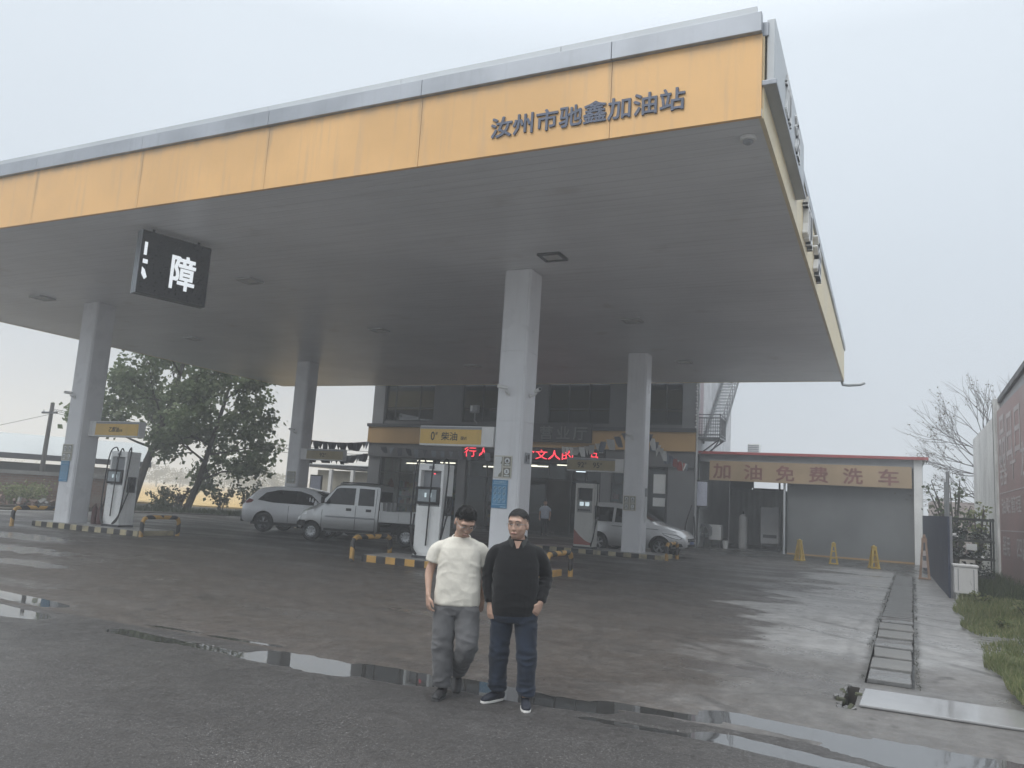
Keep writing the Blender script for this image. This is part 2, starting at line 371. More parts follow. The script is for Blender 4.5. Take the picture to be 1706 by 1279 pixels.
# puddles: still water lying in the gutter between road and forecourt
mw,N_,L_,b_=nodes('puddle_water'); b_.inputs['Base Color'].default_value=(.035,.034,.032,1); b_.inputs['Roughness'].default_value=.03; b_.inputs['Specular IOR Level'].default_value=.8; b_.inputs['IOR'].default_value=2.6
nn=noisen(N_,L_,3,3); bp=N_.new('ShaderNodeBump'); bp.inputs['Strength'].default_value=.03; bp.inputs['Distance'].default_value=.02; L_.new(nn,bp.inputs['Height']); L_.new(bp.outputs[0],b_.inputs['Normal'])
CAPS=[(-15,7.25,-10.0,6.86,.22),(-14.5,7.98,-10.6,7.60,.2),(-8.2,6.90,-7.5,6.86,.13),(-7.2,6.90,-6.6,6.86,.10),(-8.25,7.42,-7.6,7.44,.06),(-7.3,7.42,-6.4,7.46,.06),(-6.3,6.86,-5.95,6.80,.12),(-5.75,7.0,-5.25,6.98,.30),(-4.75,7.12,-4.4,7.1,.28),(-3.75,7.22,-3.25,7.18,.24),(-2.95,7.16,-2.6,7.2,.2),(-2.3,7.42,-1.55,7.46,.12),(-2.3,6.82,-1.4,6.86,.07),(-1.25,7.70,.3,7.46,.20),(.2,7.42,3.2,7.25,.40),(-1.2,6.95,.2,6.66,.15),(.2,6.62,2.2,6.42,.22),(-25,7.6,-17,7.3,.12)]
def basin(x,y):
    m=0
    for x0,y0,x1,y1,w in CAPS:
        if x<min(x0,x1)-.8 or x>max(x0,x1)+.8 or abs(y-(y0+y1)/2)>1: continue
        dx,dy=x1-x0,y1-y0; t=max(0,min(1,((x-x0)*dx+(y-y0)*dy)/(dx*dx+dy*dy))); d=math.hypot((x-x0-t*dx)*.55,y-y0-t*dy)/w
        v=max(0,min(1,(1.45-d)/.9)); m=max(m,v*v*(3-2*v))
    return m
def hg(x,y): 
    k=min(1,(y-6.2)/.25,(8.3-y)/.25); k=max(0,k)
    return (ghn(x,y) if y>7.3 else rz(x,y)) if k<=0 else (ghn(x,y) if y>7.3 else rz(x,y))*1.0+k*(.0062*fbm(x,y,0,1.5)+.0048*fbm(x,y,7,6)+.002*mnoise.noise(Vector((x*30,y*30,3)))-.028*basin(x,y))
fx=[-31.5+.06*i for i in range(260)]; fx=fx+[fx[-1]+.03*(i+1) for i in range(int((3.2-fx[-1])/.03))]
struct(grid(fx,[6.2+.025*i for i in range(43)],hg).build('road_edge',MR,recalc=False,smooth=180))
struct(grid(fx,[7.25+.03*i for i in range(36)],hg).build('forecourt_edge',MG,recalc=False,smooth=180))
struct(MB().add([(-31,6.25,-.2325),(3.15,6.25,-.2325),(3.15,8.25,-.2325),(-31,8.25,-.2325)],[(0,1,2,3)]).build('gutter_water',mw,recalc=False))
# outer land reaching the horizon
MSOIL=M('soil',(.105,.092,.072),.9,v=.3,vs=.35,bump=.3,bs=8,fine=.4)
def far(x,y):
    return -.45
xs2=[-1500,-700,-300,-150,-80,-31.6]; 
struct(MB().box(-1500,1500,-600,1500,-1.3,-.5).build('ground',MSOIL))
# light concrete road strip and dirt verge on the left and far side
def at_edge(t): # boundary line of the forecourt on the left
    return Vector((-30.6+t*3.6,19.2+t*11.5,0))
d=MB(); d.prism([(-42,3.5),(-31.2,7.3),(-31.2,48),(-42,48)],'z',-.6,-.03)
struct(d.build('side_lane',M('lane_concrete',(.23,.225,.22),.42,v=.2,vs=.8,bump=.15,bs=20,fine=.2)))
d=MB(); d.prism([(-80,-20),(-33.6,12),(-32.2,26),(-27.6,34.5),(-30,60),(-80,70)],'z',-.6,.03)
struct(d.build('verge',M('verge_earth',(.075,.066,.05),.9,v=.35,vs=.7,bump=.5,bs=6,fine=.5)))
d=MB(); d.prism([(3,7),(120,7),(120,90),(-60,90),(-26.6,37),(-9,48),(2,48)],'z',-.6,-.04)
struct(d.build('back_yard_earth',MSOIL))
mwf,N_,L_,b_=nodes('ripe_wheat')
n1=noisen(N_,L_,.05,5); n2=noisen(N_,L_,2.5,4); c=mixc(N_,L_,ramp(N_,L_,n1,.35,.65),(.50,.33,.12),(.58,.42,.19)); c=mixc(N_,L_,ramp(N_,L_,n2,.4,.7,0,.5),c,(.33,.22,.09)); L_.new(c,b_.inputs['Base Color']); b_.inputs['Roughness'].default_value=1
bp=N_.new('ShaderNodeBump'); bp.inputs['Strength'].default_value=.6; bp.inputs['Distance'].default_value=.2; L_.new(n2,bp.inputs['Height']); L_.new(bp.outputs[0],b_.inputs['Normal'])
b=MB(); b.prism([(-62,22),(-36,40),(-33,46),(-36,62),(-60,200),(-290,330),(-330,120)],'z',-.5,.12)
struct(b.build('wheat_field',mwf))
# ------------------------------------------------------------------ CANOPY
CX0,CX1,CY0,CY1,CZ=-28.9,-1.46,10.25,32.3,6.85
MYEL=M('fascia_yellow',(.79,.47,.185),.40,v=.07,vs=.5,bump=.12,bs=1.1,streak=.30,scol=(.45,.33,.24))
MYEL2=M('fascia_cream',(.78,.66,.42),.45,v=.06,vs=.6,streak=.2,scol=(.4,.36,.3))
MSIL=M('silver_cladding',(.36,.385,.42),.38,metal=.35,v=.12,vs=.9,streak=.35,scol=(.25,.26,.28))
MSILL=M('pale_cladding',(.52,.55,.57),.45,metal=.1,v=.08,vs=.7,streak=.2,scol=(.4,.42,.42))
MWH=M('column_white',(.80,.81,.83),.35,v=.05,vs=.8,streak=.16,scol=(.42,.40,.38))
MGREY=M('grey_paint',(.30,.31,.33),.5,v=.1)
MDARK=M('dark_grey',(.055,.057,.062),.5,v=.15)
MBLK=M('black_plastic',(.018,.018,.019),.42,v=.2)
MWHP=M('white_plastic',(.72,.72,.71),.4,v=.06,streak=.15)
MBLUE=M('letter_blue',(.085,.105,.16),.45,v=.15,vs=4)
# run-off stains below the panel joints of the yellow fascia
_N,_L=MYEL.node_tree.nodes,MYEL.node_tree.links; _b=_N['Principled BSDF']; _c=_b.inputs['Base Color'].links[0].from_socket
_t=_N.new('ShaderNodeTexCoord'); _s=_N.new('ShaderNodeSeparateXYZ'); _L.new(_t.outputs['Object'],_s.inputs[0])
_w=noisen(_N,_L,1.,3,mp=(2,2,1.2))
_q=mathn(_N,_L,'ADD',mathn(_N,_L,'SUBTRACT',_s.outputs[0],11.58),mathn(_N,_L,'MULTIPLY',mathn(_N,_L,'SUBTRACT',_w,.5),.22))
_f=mathn(_N,_L,'ABSOLUTE',mathn(_N,_L,'SUBTRACT',mathn(_N,_L,'FRACT',mathn(_N,_L,'ADD',mathn(_N,_L,'DIVIDE',_q,3.25),20.5)),.5))
_k=mathn(_N,_L,'MULTIPLY',ramp(_N,_L,_f,.026,.004,0,.45),ramp(_N,_L,_s.outputs[2],6.95,7.95,.25,1.))
_c=mixc(_N,_L,_k,_c,(.34,.25,.17))
_c=mixc(_N,_L,mathn(_N,_L,'MULTIPLY',ramp(_N,_L,_s.outputs[2],7.82,8.04,0,.55),ramp(_N,_L,noisen(_N,_L,1.,4,mp=(3,3,.6)),.35,.65)),_c,(.40,.30,.20)); _L.new(_c,_b.inputs['Base Color'])
mso,N_,L_,b_=nodes('soffit_planks')
t=N_.new('ShaderNodeTexCoord'); s_=N_.new('ShaderNodeSeparateXYZ'); L_.new(t.outputs['Object'],s_.inputs[0])
fr=mathn(N_,L_,'FRACT',mathn(N_,L_,'MULTIPLY',s_.outputs[1],4.0))
ed=mathn(N_,L_,'MINIMUM',fr,mathn(N_,L_,'SUBTRACT',1.0,fr)); gr_=ramp(N_,L_,ed,.0,.05,1,0)
n1=noisen(N_,L_,.25,5); n2=noisen(N_,L_,1,4,mp=(.4,6,1))
c=mixc(N_,L_,ramp(N_,L_,n1,.3,.7),(.68,.69,.71),(.79,.80,.82)); c=mixc(N_,L_,ramp(N_,L_,n2,.45,.75,0,.25),c,(.48,.48,.49)); c=mixc(N_,L_,ramp(N_,L_,noisen(N_,L_,.9,6),.60,.72,0,.3),c,(.45,.42,.38)); c=mixc(N_,L_,mathn(N_,L_,'MULTIPLY',gr_,.30),c,(.2,.2,.21))
L_.new(c,b_.inputs['Base Color']); b_.inputs['Roughness'].default_value=.42
bp=N_.new('ShaderNodeBump'); bp.inputs['Strength'].default_value=.5; bp.inputs['Distance'].default_value=.02; bp.invert=True; L_.new(gr_,bp.inputs['Height']); L_.new(bp.outputs[0],b_.inputs['Normal'])
can=empty('station_canopy',((CX0+CX1)/2,(CY0+CY1)/2,0)); cl=can.location
tag(can,'huge flat fuel station canopy with yellow fascia standing on four white columns','canopy')
def C_(b,name,mats,smooth=None,bevel=0,lab=None,parent=can):
    b.v=[(x-cl.x,y-cl.y,z) for x,y,z in b.v]; o=b.build(name,mats,parent,smooth,bevel)
    if lab: o['label']=lab
    return o
C_(MB().box(CX0+.02,CX1-.02,CY0+.02,CY1-.02,CZ+.015,CZ+.12),'soffit',mso)
# front fascia in panels with seams
seams=[CX1-.02,-3.6,-6.85,-10.1,-13.35,-16.6,-19.85,-23.1,-26.35,CX0+.02]
b=MB()
for a,c in zip(seams[1:],seams[:-1]): b.box(a+.004,c-.004,CY0,CY0+.06,CZ,8.04)
C_(b,'front_fascia',MYEL,lab='warm yellow front fascia')
b=MB()
ysm=[CY0+.07,14.6,18.1,21.6,25.1,28.6,CY1]
for a,c in zip(ysm[:-1],ysm[1:]): b.box(CX1-.06,CX1,a+.004,c-.004,CZ,8.04)
C_(b,'side_fascia',MYEL2,lab='cream side fascia')
b=MB()
for a,c in zip(ysm[:-1],ysm[1:]): b.box(CX0,CX0+.06,a+.004,c-.004,CZ,8.04)
C_(b,'side_fascia',MYEL2)
C_(MB().box(CX0+.07,CX1-.07,CY1-.06,CY1,CZ,8.04),'back_fascia',MYEL2)
b=MB()
for a,c in zip(seams[1:],seams[:-1]): b.box(a+.003,c-.003,CY0-.07,CY0+.05,8.045,8.33)
for a,c in zip(ysm[:-1],ysm[1:]):
    b.box(CX1-.05,CX1+.05,a+.003,c-.003,8.045,8.25); b.box(CX0-.05,CX0+.05,a+.003,c-.003,8.045,8.25)
b.box(CX0,CX1,CY1-.05,CY1+.05,8.045,8.25)
C_(b,'fascia_cap',MSIL,bevel=.008)
b=MB()
xs_=[CX1-.1+0]+[CX1-.1-2.9*i for i in range(1,10)]+[CX0]
for a,c in zip(xs_[1:],xs_[:-1]): b.box(a+.004,c-.004,CY0+.06,CY0+.12,8.30,8.50)
b.box(CX0+.1,CX1-.2,CY0+.13,CY1-.1,8.2,8.36)
C_(b,'roof_upstand',MSILL)
C_(MB().tube([(CX1-.08,CY1+.02,CZ+.02),(CX1-.05,CY1+.1,CZ-.1),(CX1+.15,CY1+.12,CZ-.12),(CX1+.55,CY1+.12,CZ-.10),(CX1+.72,CY1+.12,CZ-.03)],.06,10),'rain_spout',MSILL,60)
o=text('汝州市驰鑫加油站','station_name',MBLUE,can,(-4.02-cl.x,CY0-.004-cl.y,7.285),3.02,.33,.022,'-y',.016)
# columns
COLS=[(-7.65,16.25),(-22.2,16.25),(-7.7,26.2),(-22.2,26.2)]
for cx,cy in COLS:
    b=MB(); w=.34
    zz=[.15,1.75,3.35,4.95,6.85]
    for a,c in zip(zz[:-1],zz[1:]):
        b.prism([(cx-w,cy-w+.06),(cx-w+.06,cy-w),(cx+w-.06,cy-w),(cx+w,cy-w+.06),(cx+w,cy+w-.06),(cx+w-.06,cy+w),(cx-w+.06,cy+w),(cx-w,cy+w-.06)],'z',a+.003,c-.003)
    b.box(cx-w+.02,cx+w-.02,cy-w+.02,cy+w-.02,.12,6.86)
    C_(b,'column',MWH)
# right side sign box and raised characters on the side fascia
sg=empty('side_sign_box',(CX1+.02,12.4,7.8)); tag(sg,'silver sign box with raised lettering near the front end of the canopy side fascia','sign')
MB().box(.005,.115,-2.05,2.05,-.42,.50).build('sign_case',MSILL,sg,bevel=.015)
MB().box(-.06,.15,-2.12,2.12,-.50,-.425).build('bottom_rail',MSIL,sg,bevel=.01)
text('加','lettering',MWHP,sg,(.115,-.6,.02),.62,.62,.03,'+x',.02); text('油','lettering',MWHP,sg,(.115,.75,.02),.62,.62,.03,'+x',.02)
for ch,yy in (('加',16.2),('油',18.6)):
    o=text(ch,'raised_letter',MWHP,None,(0,0,0),1.1,.85,.10,'+x',.01); o.location=(CX1+.003,yy,7.45)
    tag(o,'deep white letter fixed to the cream side fascia, '+('the one nearer the sign box' if ch=='加' else 'the one farther from the sign box'),'letter','white letters on the canopy side')
# recessed lights
MDIFF=M('lamp_diffuser',(.55,.55,.53),.35,v=.05)
pos=[(-6.5,15.2),(-6.5,21.2),(-6.5,27.6),(-15.0,15.1),(-15.0,21.0),(-15,27.6),(-23.3,15.1),(-23.3,21.0),(-23.3,27.6)]
rows=['front','middle','back']; where=['right of','between','left of']
L0=None; fm=None
lightlab={(0,0):'above and in front of the right front column',(0,1):'between the two right columns',(0,2):'behind the right rear column',(1,0):'in the middle of the front half, right of the hanging screen',(1,1):'at the centre of the soffit',(1,2):'near the back edge, midway between the rear columns',(2,0):'by the left front column',(2,1):'between the two left columns',(2,2):'near the left rear column'}
for i,(x,y) in enumerate(pos):
    lab='square recessed soffit lamp '+lightlab[(i//3,i%3)]
    if L0 is None:
        L0=empty('canopy_light',(x,y,CZ)); tag(L0,lab,'ceiling lamp','square lamps in the canopy soffit')
        b=MB()
        for a0,a1,b0,b1 in ((-.26,.26,-.26,-.20),(-.26,.26,.20,.26),(-.26,-.20,-.2,.2),(.20,.26,-.2,.2)): b.box(a0,a1,b0,b1,-.035,.02)
        b.build('lamp_frame',M('lamp_frame_dark',(.06,.06,.062),.5),L0); MB().box(-.2,.2,-.2,.2,-.012,.018).build('diffuser',MDIFF,L0)
    else:
        q=dup(L0,(x,y,CZ),label=lab)
        for ch in q.children:
            if ch.name.startswith('lamp_frame'):
                if fm is None: fm=ch.data.copy(); fm.materials.clear(); fm.materials.append(M('lamp_frame_pale',(.42,.42,.42),.5))
                ch.data=fm
dc=empty('dome_camera',(-1.74,10.85,CZ)); tag(dc,'white dome camera under the front right corner of the canopy','camera')
MB().lathe([(.001,-.10),(.04,-.094),(.07,-.07),(.075,-.03)],20).build('dome',MGREY,dc,80); MB().lathe([(.11,-.045),(.12,-.03),(.12,.01),(.1,.012)],20).build('housing',MWHP,dc,50)
# hanging LED screen
scx=empty('hanging_screen',(-13.85,11.77,6.08),R_(72.6)); tag(scx,'black LED display showing a white character, hanging under the canopy front','display screen')
hw,hh=.755,.68
MB().box(-hw,hw,0,.24,-hh,hh).build('case',MBLK,scx,bevel=.015)
for y0,y1 in ((.01,.06),(.10,.15),(.19,.23)): MB().box(-hw-.02,-hw-.003,y0,y1,-hh,hh).build('side_trim',MSIL,scx)
MB().box(-hw+.03,hw-.03,-.012,-.001,-hh+.03,hh-.03).build('led_panel',M('led_panel_dark',(.012,.013,.014),.35,v=.3,vs=30),scx)
ME=emis('led_white',(.85,.9,.95),.95)
text('障','characters',ME,scx,(.17,-.013,-.05),.52,.74,.005,'-y',.02)
d=MB()
d.box(-.70,-.64,-.019,-.013,.14,.42); d.box(-.70,-.60,-.019,-.013,-.04,.05); d.prism([(-.70,-.12),(-.64,-.17),(-.58,-.32),(-.63,-.38),(-.70,-.27)],'y',-.019,-.013)
d.build('characters',ME,scx)
for x in (-.5,.5): MB().cyl((x,.12,hh),(x,.12,.76),.03).build('hanger',MDARK,scx)

# ------------------------------------------------------------------ SHOP BUILDING
BY,BX0,BX1,BYB=36.9,-26.3,-8.05,46.0
MWALL=M('shop_grey_wall',(.13,.133,.14),.55,v=.12,vs=.8,streak=.2,scol=(.1,.1,.1))
MPIL=M('shop_pillar',(.19,.195,.205),.45,v=.1,vs=.8,streak=.15)
MSIDE=M('stained_plaster',(.58,.58,.59),.7,v=.16,vs=1.2,streak=.5,scol=(.25,.25,.25))
MBAND=M('shop_yellow_band',(.42,.27,.12),.42,v=.08,vs=.8,streak=.25,scol=(.2,.15,.1))
MFRM=M('window_frame_grey',(.04,.042,.045),.4,v=.15)
GL=glass('shop_glass',(.62,.66,.67),.015,.55)
GLU=glass('upper_glass',(.08,.09,.10),.012,1.6)
bd=empty('shop_building',((BX0+BX1)/2,BY,0)); bl=bd.location
tag(bd,'two storey station shop with glass front, dull yellow band and dark upper windows','building')
def B_(b,name,mats,bevel=0,smooth=None,parent=bd,lab=None):
    b.v=[(x-bl.x,y-bl.y,z) for x,y,z in b.v]; o=b.build(name,mats,parent,smooth,bevel)
    if lab: o['label']=lab
    return o
def win(x0,x1,z0,z1,yy,bars,trans,gm,fw=.07,nm='window'):
    b=MB(); 
    b.box(x0,x1,yy-.06,yy+.06,z0,z0+fw); b.box(x0,x1,yy-.06,yy+.06,z1-fw,z1)
    b.box(x0,x0+fw,yy-.06,yy+.06,z0+fw,z1-fw); b.box(x1-fw,x1,yy-.06,yy+.06,z0+fw,z1-fw)
    for t in bars: b.box(t-.03,t+.03,yy-.05,yy+.05,z0+fw,z1-fw)
    for t in trans: b.box(x0+fw,x1-fw,yy-.045,yy+.045,t-.03,t+.03)
    o=B_(b,nm,MFRM); g=MB().box(x0+fw*.5,x1-fw*.5,yy-.008,yy+.008,z0+fw*.5,z1-fw*.5); g.v=[(x-bl.x,y-bl.y,z) for x,y,z in g.v]
    q=g.build('pane',gm,o); return o
# pillars, spandrels, upper storey
PX=[(-26.3,-25.55),(-20.6,-20.1),(-12.6,-12.1),(-9.35,-8.05)]
b=MB()
for x0,x1 in PX: B_(MB().box(x0,x1,BY-.0,BY+.5,-.1,3.598),'pillar',MPIL)
B_(MB().box(-26.3,-25.55,BY,BY+.5,3.6,9.0),'pillar',MPIL); B_(MB().box(-8.7,-8.05,BY,BY+.5,5.3,9.0),'pillar',MPIL)
# wall piece right of the glass with panel joints
B_(MB().box(-9.36,-9.30,BY-.02,BY+.0,0,3.6),'trim',MFRM)
b=MB(); b.box(BX0,BX1,BY-.12,BY+.3,3.6,4.34); B_(b,'lintel',MWALL)
b=MB(); b.box(BX0-.05,BX1+.03,BY-.22,BY+.3,4.345,5.24); B_(b,'yellow_band',MBAND)
B_(MB().box(BX0-.1,BX1+.05,BY-.30,BY+.3,5.245,5.42),'ledge',MDARK)
b=MB(); b.box(-25.55,-8.7,BY+.1,BY+.4,5.42,5.6); b.box(-25.55,-8.7,BY+.1,BY+.4,8.1,9.0)
for x0,x1 in ((-22.35,-20.6),(-16.9,-15.6),(-12.3,-11.2)): b.box(x0,x1,BY+.05,BY+.4,5.6,8.1)
B_(b,'upper_wall',MWALL)
for x0,x1,bars in ((-25.55,-22.35,(-24.9,-23.3)),(-20.6,-16.9,(-19.4,-18.1)),(-15.6,-12.3,(-14.5,-13.4)),(-11.2,-8.7,(-10.3,-9.5))):
    win(x0,x1,5.6,8.1,BY+.2,bars,(6.35,),GLU)
b=MB(); b.box(BX1-.3,BX1,BY+.5,BYB,-.1,9.0); b.box(BX0,BX0+.3,BY+.5,BYB,-.1,9.0); b.box(BX0+.3,BX1-.3,BYB-.3,BYB,-.1,9.0)
B_(b,'side_wall',MSIDE,lab='streaky white plaster side walls')
B_(MB().box(BX0-.1,BX1+.1,BY-4.1,BYB+.1,9.0,9.25),'shading_roof_slab',MWALL)  # roof slab; its unseen forward overhang is added to shade the shop front
B_(MB().box(BX0+.3,BX1-.3,BY+.35,BYB-.3,3.75,3.95),'ceiling',MWALL)
B_(MB().box(BX0+.3,BX1-.3,BY+.02,BYB-.3,-.1,.06),'shop_floor',M('shop_tiles',(.10,.10,.10),.2,v=.15))
B_(MB().box(BX0+.3,BX1-.3,BY+5,BY+5.1,.06,3.75),'rear_partition',M('shop_partition',(.05,.048,.047),.6,v=.3))
# ground floor glazing
win(-25.55,-20.6,.12,3.6,BY+.15,(-24.3,-23.05,-21.8),(2.75,),GL,.06,'shop_window')
win(-20.1,-16.55,.12,3.6,BY+.15,(-18.9,-17.7),(2.75,),GL,.06,'shop_window')
win(-14.2,-12.6,.12,3.6,BY+.15,(-13.4,),(2.75,),GL,.06,'shop_window')
win(-12.1,-9.4,.12,3.6,BY+.15,(-11.2,-10.3),(2.75,),GL,.06,'shop_window')
win(-16.55,-14.2,2.75,3.6,BY+.15,(-15.4,),(),GL,.06,'transom_window')
o=win(-16.5,-15.45,.10,2.72,BY+.10,(),(1.05,),GL,.07,'door')
q=MB().tube([(-15.62,BY-.02,.95),(-15.62,BY-.07,.97),(-15.62,BY-.07,1.43),(-15.62,BY-.02,1.45)],.014,8); q.v=[(x-bl.x,y-bl.y,z) for x,y,z in q.v]; q.build('handle',MSIL,o,60)
# open leaf
b=MB()
for (u0,u1,z0,z1) in ((0,.07,.1,2.72),(.95,1.02,.1,2.72),(.07,.95,.1,.17),(.07,.95,2.65,2.72)): b.box(-14.28,-14.22,BY+.15+u0,BY+.15+u1,z0,z1)
B_(b,'door',MFRM)
# lit strip lamps inside (seen through the glass)
MLAMP=emis('strip_lamp',(1,.86,.66),5.); MLAMPW=emis('strip_lamp_cool',(.9,.95,1),5.)
k=0
for x,y,l,m in ((-24,38.2,1.2,MLAMP),(-22.2,38.6,1.0,MLAMP),(-24.4,39.8,1.0,MLAMP),(-19.2,38.4,1.2,MLAMP),(-16.6,38.3,1.4,MLAMP),(-15.2,38.5,.7,MLAMP),(-14.6,39.6,.6,MLAMPW),(-13.3,38.6,1.0,MLAMPW),(-17.8,40,.9,MLAMP)):
    o=MB().box(-l/2,l/2,-.05,.05,-.03,.03).build('strip_light',m,bevel=.008); o.location=(x,y,3.35+.12*(k%3)); k+=1
    o2=None
    tag(o,'lit strip lamp glowing on the dark shop ceiling '+['behind the leftmost glass bay','left of the first glass mullion','deep inside the leftmost bay','behind the diesel dispenser','over the shop door','just right of the door head','inside right of the open door','behind the far right shop glass','deep inside behind the front column'][k-1],'strip lamp','strip lamps inside the shop')
# shelves with goods
shelf_labels=['goods shelf glimpsed behind the left end of the shop glass','second goods shelf from the left behind the shop glass','goods shelf behind the middle of the shop glass','goods shelf to the right inside the shop']
cols=[(.45,.10,.06),(.60,.42,.10),(.10,.18,.40),(.55,.52,.45),(.12,.30,.14),(.50,.25,.08),(.35,.06,.06)]
GM=[M('goods_%d'%i,c,.4,v=.1) for i,c in enumerate(cols)]
for k,x in enumerate((-24.4,-22.2,-18.6,-12.9)):
    s=empty('goods_shelf',(x,38.6,.06),rnd.uniform(-.1,.1)); tag(s,shelf_labels[k],'shelf','goods shelves inside the shop')
    b=MB()
    for z in (.1,.55,1.0,1.45,1.9): b.box(-.85,.85,-.2,.2,z,z+.03)
    for xx in (-.87,.85): b.box(xx,xx+.03,-.2,.2,0,2.1)
    b.build('rack',MDARK,s); g=MB()
    for z in (.13,.58,1.03,1.48,1.93):
        xx=-.8
        while xx<.7:
            w=rnd.uniform(.08,.2); h=rnd.uniform(.15,.36); g.mat(rnd.randrange(7)).box(xx,xx+w,-.17,.1,z,z+h); xx+=w+.015
    g.build('goods',GM,s)
# lantern-like festive hangings
for i,(x,z,h,ci) in enumerate(((-25.0,2.05,.75,6),(-23.6,1.85,.6,1),(-21.6,1.85,.6,1))):
    o=empty('hanging_ornament',(x,37.35,z)); tag(o,['red tasselled ornament hanging inside the left end of the shop glass','yellow lantern hanging inside the left shop glass, nearer the red one','yellow lantern hanging inside the left shop glass, nearer the diesel dispenser'][i],'ornament','festive hangings inside the shop glass')
    MB().lathe([(.02,-h/2),(.13,-h/4),(.19,0),(.13,h/4),(.03,h/2)],14).build('lantern',GM[ci],o,60)
    b=MB().cyl((0,0,h/2),(0,0,3.7-z),.008,n=6); b.cyl((0,0,-h/2-.35),(0,0,-h/2),.05,.02,n=8); b.build('cord',GM[ci],o)
# shop sign board and LED ticker
sb=empty('shop_sign_board',(-16.2,BY-.24,5.08)); tag(sb,'dark signboard with dim metal characters above the shop entrance','sign')
MB().box(-3.2,3.15,-.12,.0,-.47,.47).build('board',MDARK,sb,bevel=.015)
text('营业厅','lettering',M('dull_steel',(.17,.18,.185),.45,metal=.3),sb,(1.68,-.12,0),2.5,.66,.05,'-y',.012,spacing=1.35)
tk=empty('led_ticker',(-16.3,BY-.14,4.0)); tag(tk,'long black LED ticker with broken red characters over the shop door','display screen')
MB().box(-3.95,3.95,-.14,.0,-.30,.30).build('case',MBLK,tk,bevel=.012)
MRED=emis('led_red',(1.,.05,.08),2.2)
text('行人','characters',MRED,tk,(-3.05,-.14,.0),1.5,.50,.006,'-y',-.004)
text('欢文人的','characters',MRED,tk,(.95,-.14,-.02),2.75,.48,.006,'-y',-.004)
text('马','characters',MRED,tk,(3.4,-.14,-.06),.42,.40,.006,'-y',-.004)
# stickers on glass at the right bay
o=MB().box(-10.0,-9.42,BY+.06,BY+.075,2.35,3.25).build('notice_sheet',M('paper_white',(.70,.72,.72),.6,v=.05)); tag(o,'pale notice sheet taped inside the rightmost shop window, upper one','notice','sheets in the rightmost shop window')
o=MB().box(-10.0,-9.42,BY+.06,BY+.075,1.75,2.15).build('notice_sheet',MATS['paper_white']); tag(o,'small pale notice sheet taped inside the rightmost shop window, lower one','notice','sheets in the rightmost shop window')
# gutter pipe at the corner and lamp string
o=MB().tube([(BX1+.08,BY-.08,0),(BX1+.08,BY-.08,6.2),(BX1+.14,BY-.08,6.4),(BX1+.1,BY-.05,8.8)],.05,10).build('rain_pipe',M('pipe_grey',(.42,.43,.44),.45),smooth=60); tag(o,'pale grey rain pipe running up the right corner of the shop','pipe')
b=MB()
for i in range(22): b.sphere((BX1+.02+.03*(i%2),BY-.1,5.5+i*.14),(.05,.04,.045),8,6)
o=b.build('lamp_string',M('bulb_white',(.6,.58,.58),.3),smooth=60); tag(o,'string of small pale bulbs hanging down the upper right corner of the shop','light string')
b=MB().box(BX1+.01,BX1+.07,37.2,38.1,5.2,8.2); o=b.build('roller_shutter',M('shutter_mauve',(.34,.27,.29),.5,v=.12,streak=.3)); tag(o,'dull mauve shutter door at the landing of the outside stairs','shutter')
# ------------------------------------------------------------------ OUTSIDE STAIRS
MST=M('stair_steel',(.16,.165,.175),.5,v=.2,vs=3,streak=.2); MSTL=M('stair_tread',(.42,.43,.45),.5,v=.15,vs=3)
st=empty('outside_staircase',(-7.55,37.4,0)); tag(st,'steel outside staircase with railed landing climbing the side wall of the shop','staircase')
MB().box(-.46,.62,-.5,.9,4.98,5.06).build('landing',MST,st)
b=MB(); n=19; y0,y1,z0,z1=.9,5.6,5.06,8.75
tr=MB()
for i in range(n):
    f=(i+.5)/n; yy=y0+(y1-y0)*f; zz=z0+(z1-z0)*f; tr.box(-.38,.34,yy-.12,yy+.12,zz-.02,zz+.02)
tr.build('tread',MSTL,st)
for sx in (-.42,.38):
    b.prism([(y0-.1,z0-.2),(y0+.1,z0-.2),(y1+.1,z1-.12),(y1,z1+.08),(y0-.1,z0+.05)],'x',sx-.02,sx+.02)
b.build('stringer',MST,st)
rl=MB()
for sx in (.42,):
    rl.tube([(sx,y0,z0+1.0),(sx,y1,z1+1.0)],.022,8); rl.tube([(sx,y0,z0+.55),(sx,y1,z1+.55)],.015,6)
    for i in range(8):
        f=i/7; yy=y0+(y1-y0)*f; zz=z0+(z1-z0)*f; rl.tube([(sx,yy,zz),(sx,yy,zz+1.0)],.018,6)
for z in (1.05,.9,.1):
    rl.tube([(-.44,-.48,5.06+z),(.6,-.48,5.06+z),(.6,.85,5.06+z)],.024,8)
for i in range(11):
    f=i/10; rl.tube([(-.44+1.04*f,-.48,5.06),(-.44+1.04*f,-.48,6.0)],.012,6)
for i in range(7):
    rl.tube([(-.44,-.48,5.2+.12*i),(.6,-.48,5.2+.12*i)],.006,5)
for i in range(12): rl.tube([(.6,-.48+i*.12,5.06),(.6,-.48+i*.12,6.0)],.011,6)
for yy in (-.48,.85): rl.tube([(.6,yy,4.98),(.6,yy,6.15)],.03,8)
rl.build('railing',MST,st,60)
b=MB(); b.tube([(-.44,-.3,4.2),(.55,-.3,4.98)],.035,8); b.tube([(-.44,.7,4.2),(.55,.7,4.98)],.035,8); b.tube([(.45,.2,4.98),(.0,.2,4.3)],.03,8); b.build('bracket',MST,st,60)
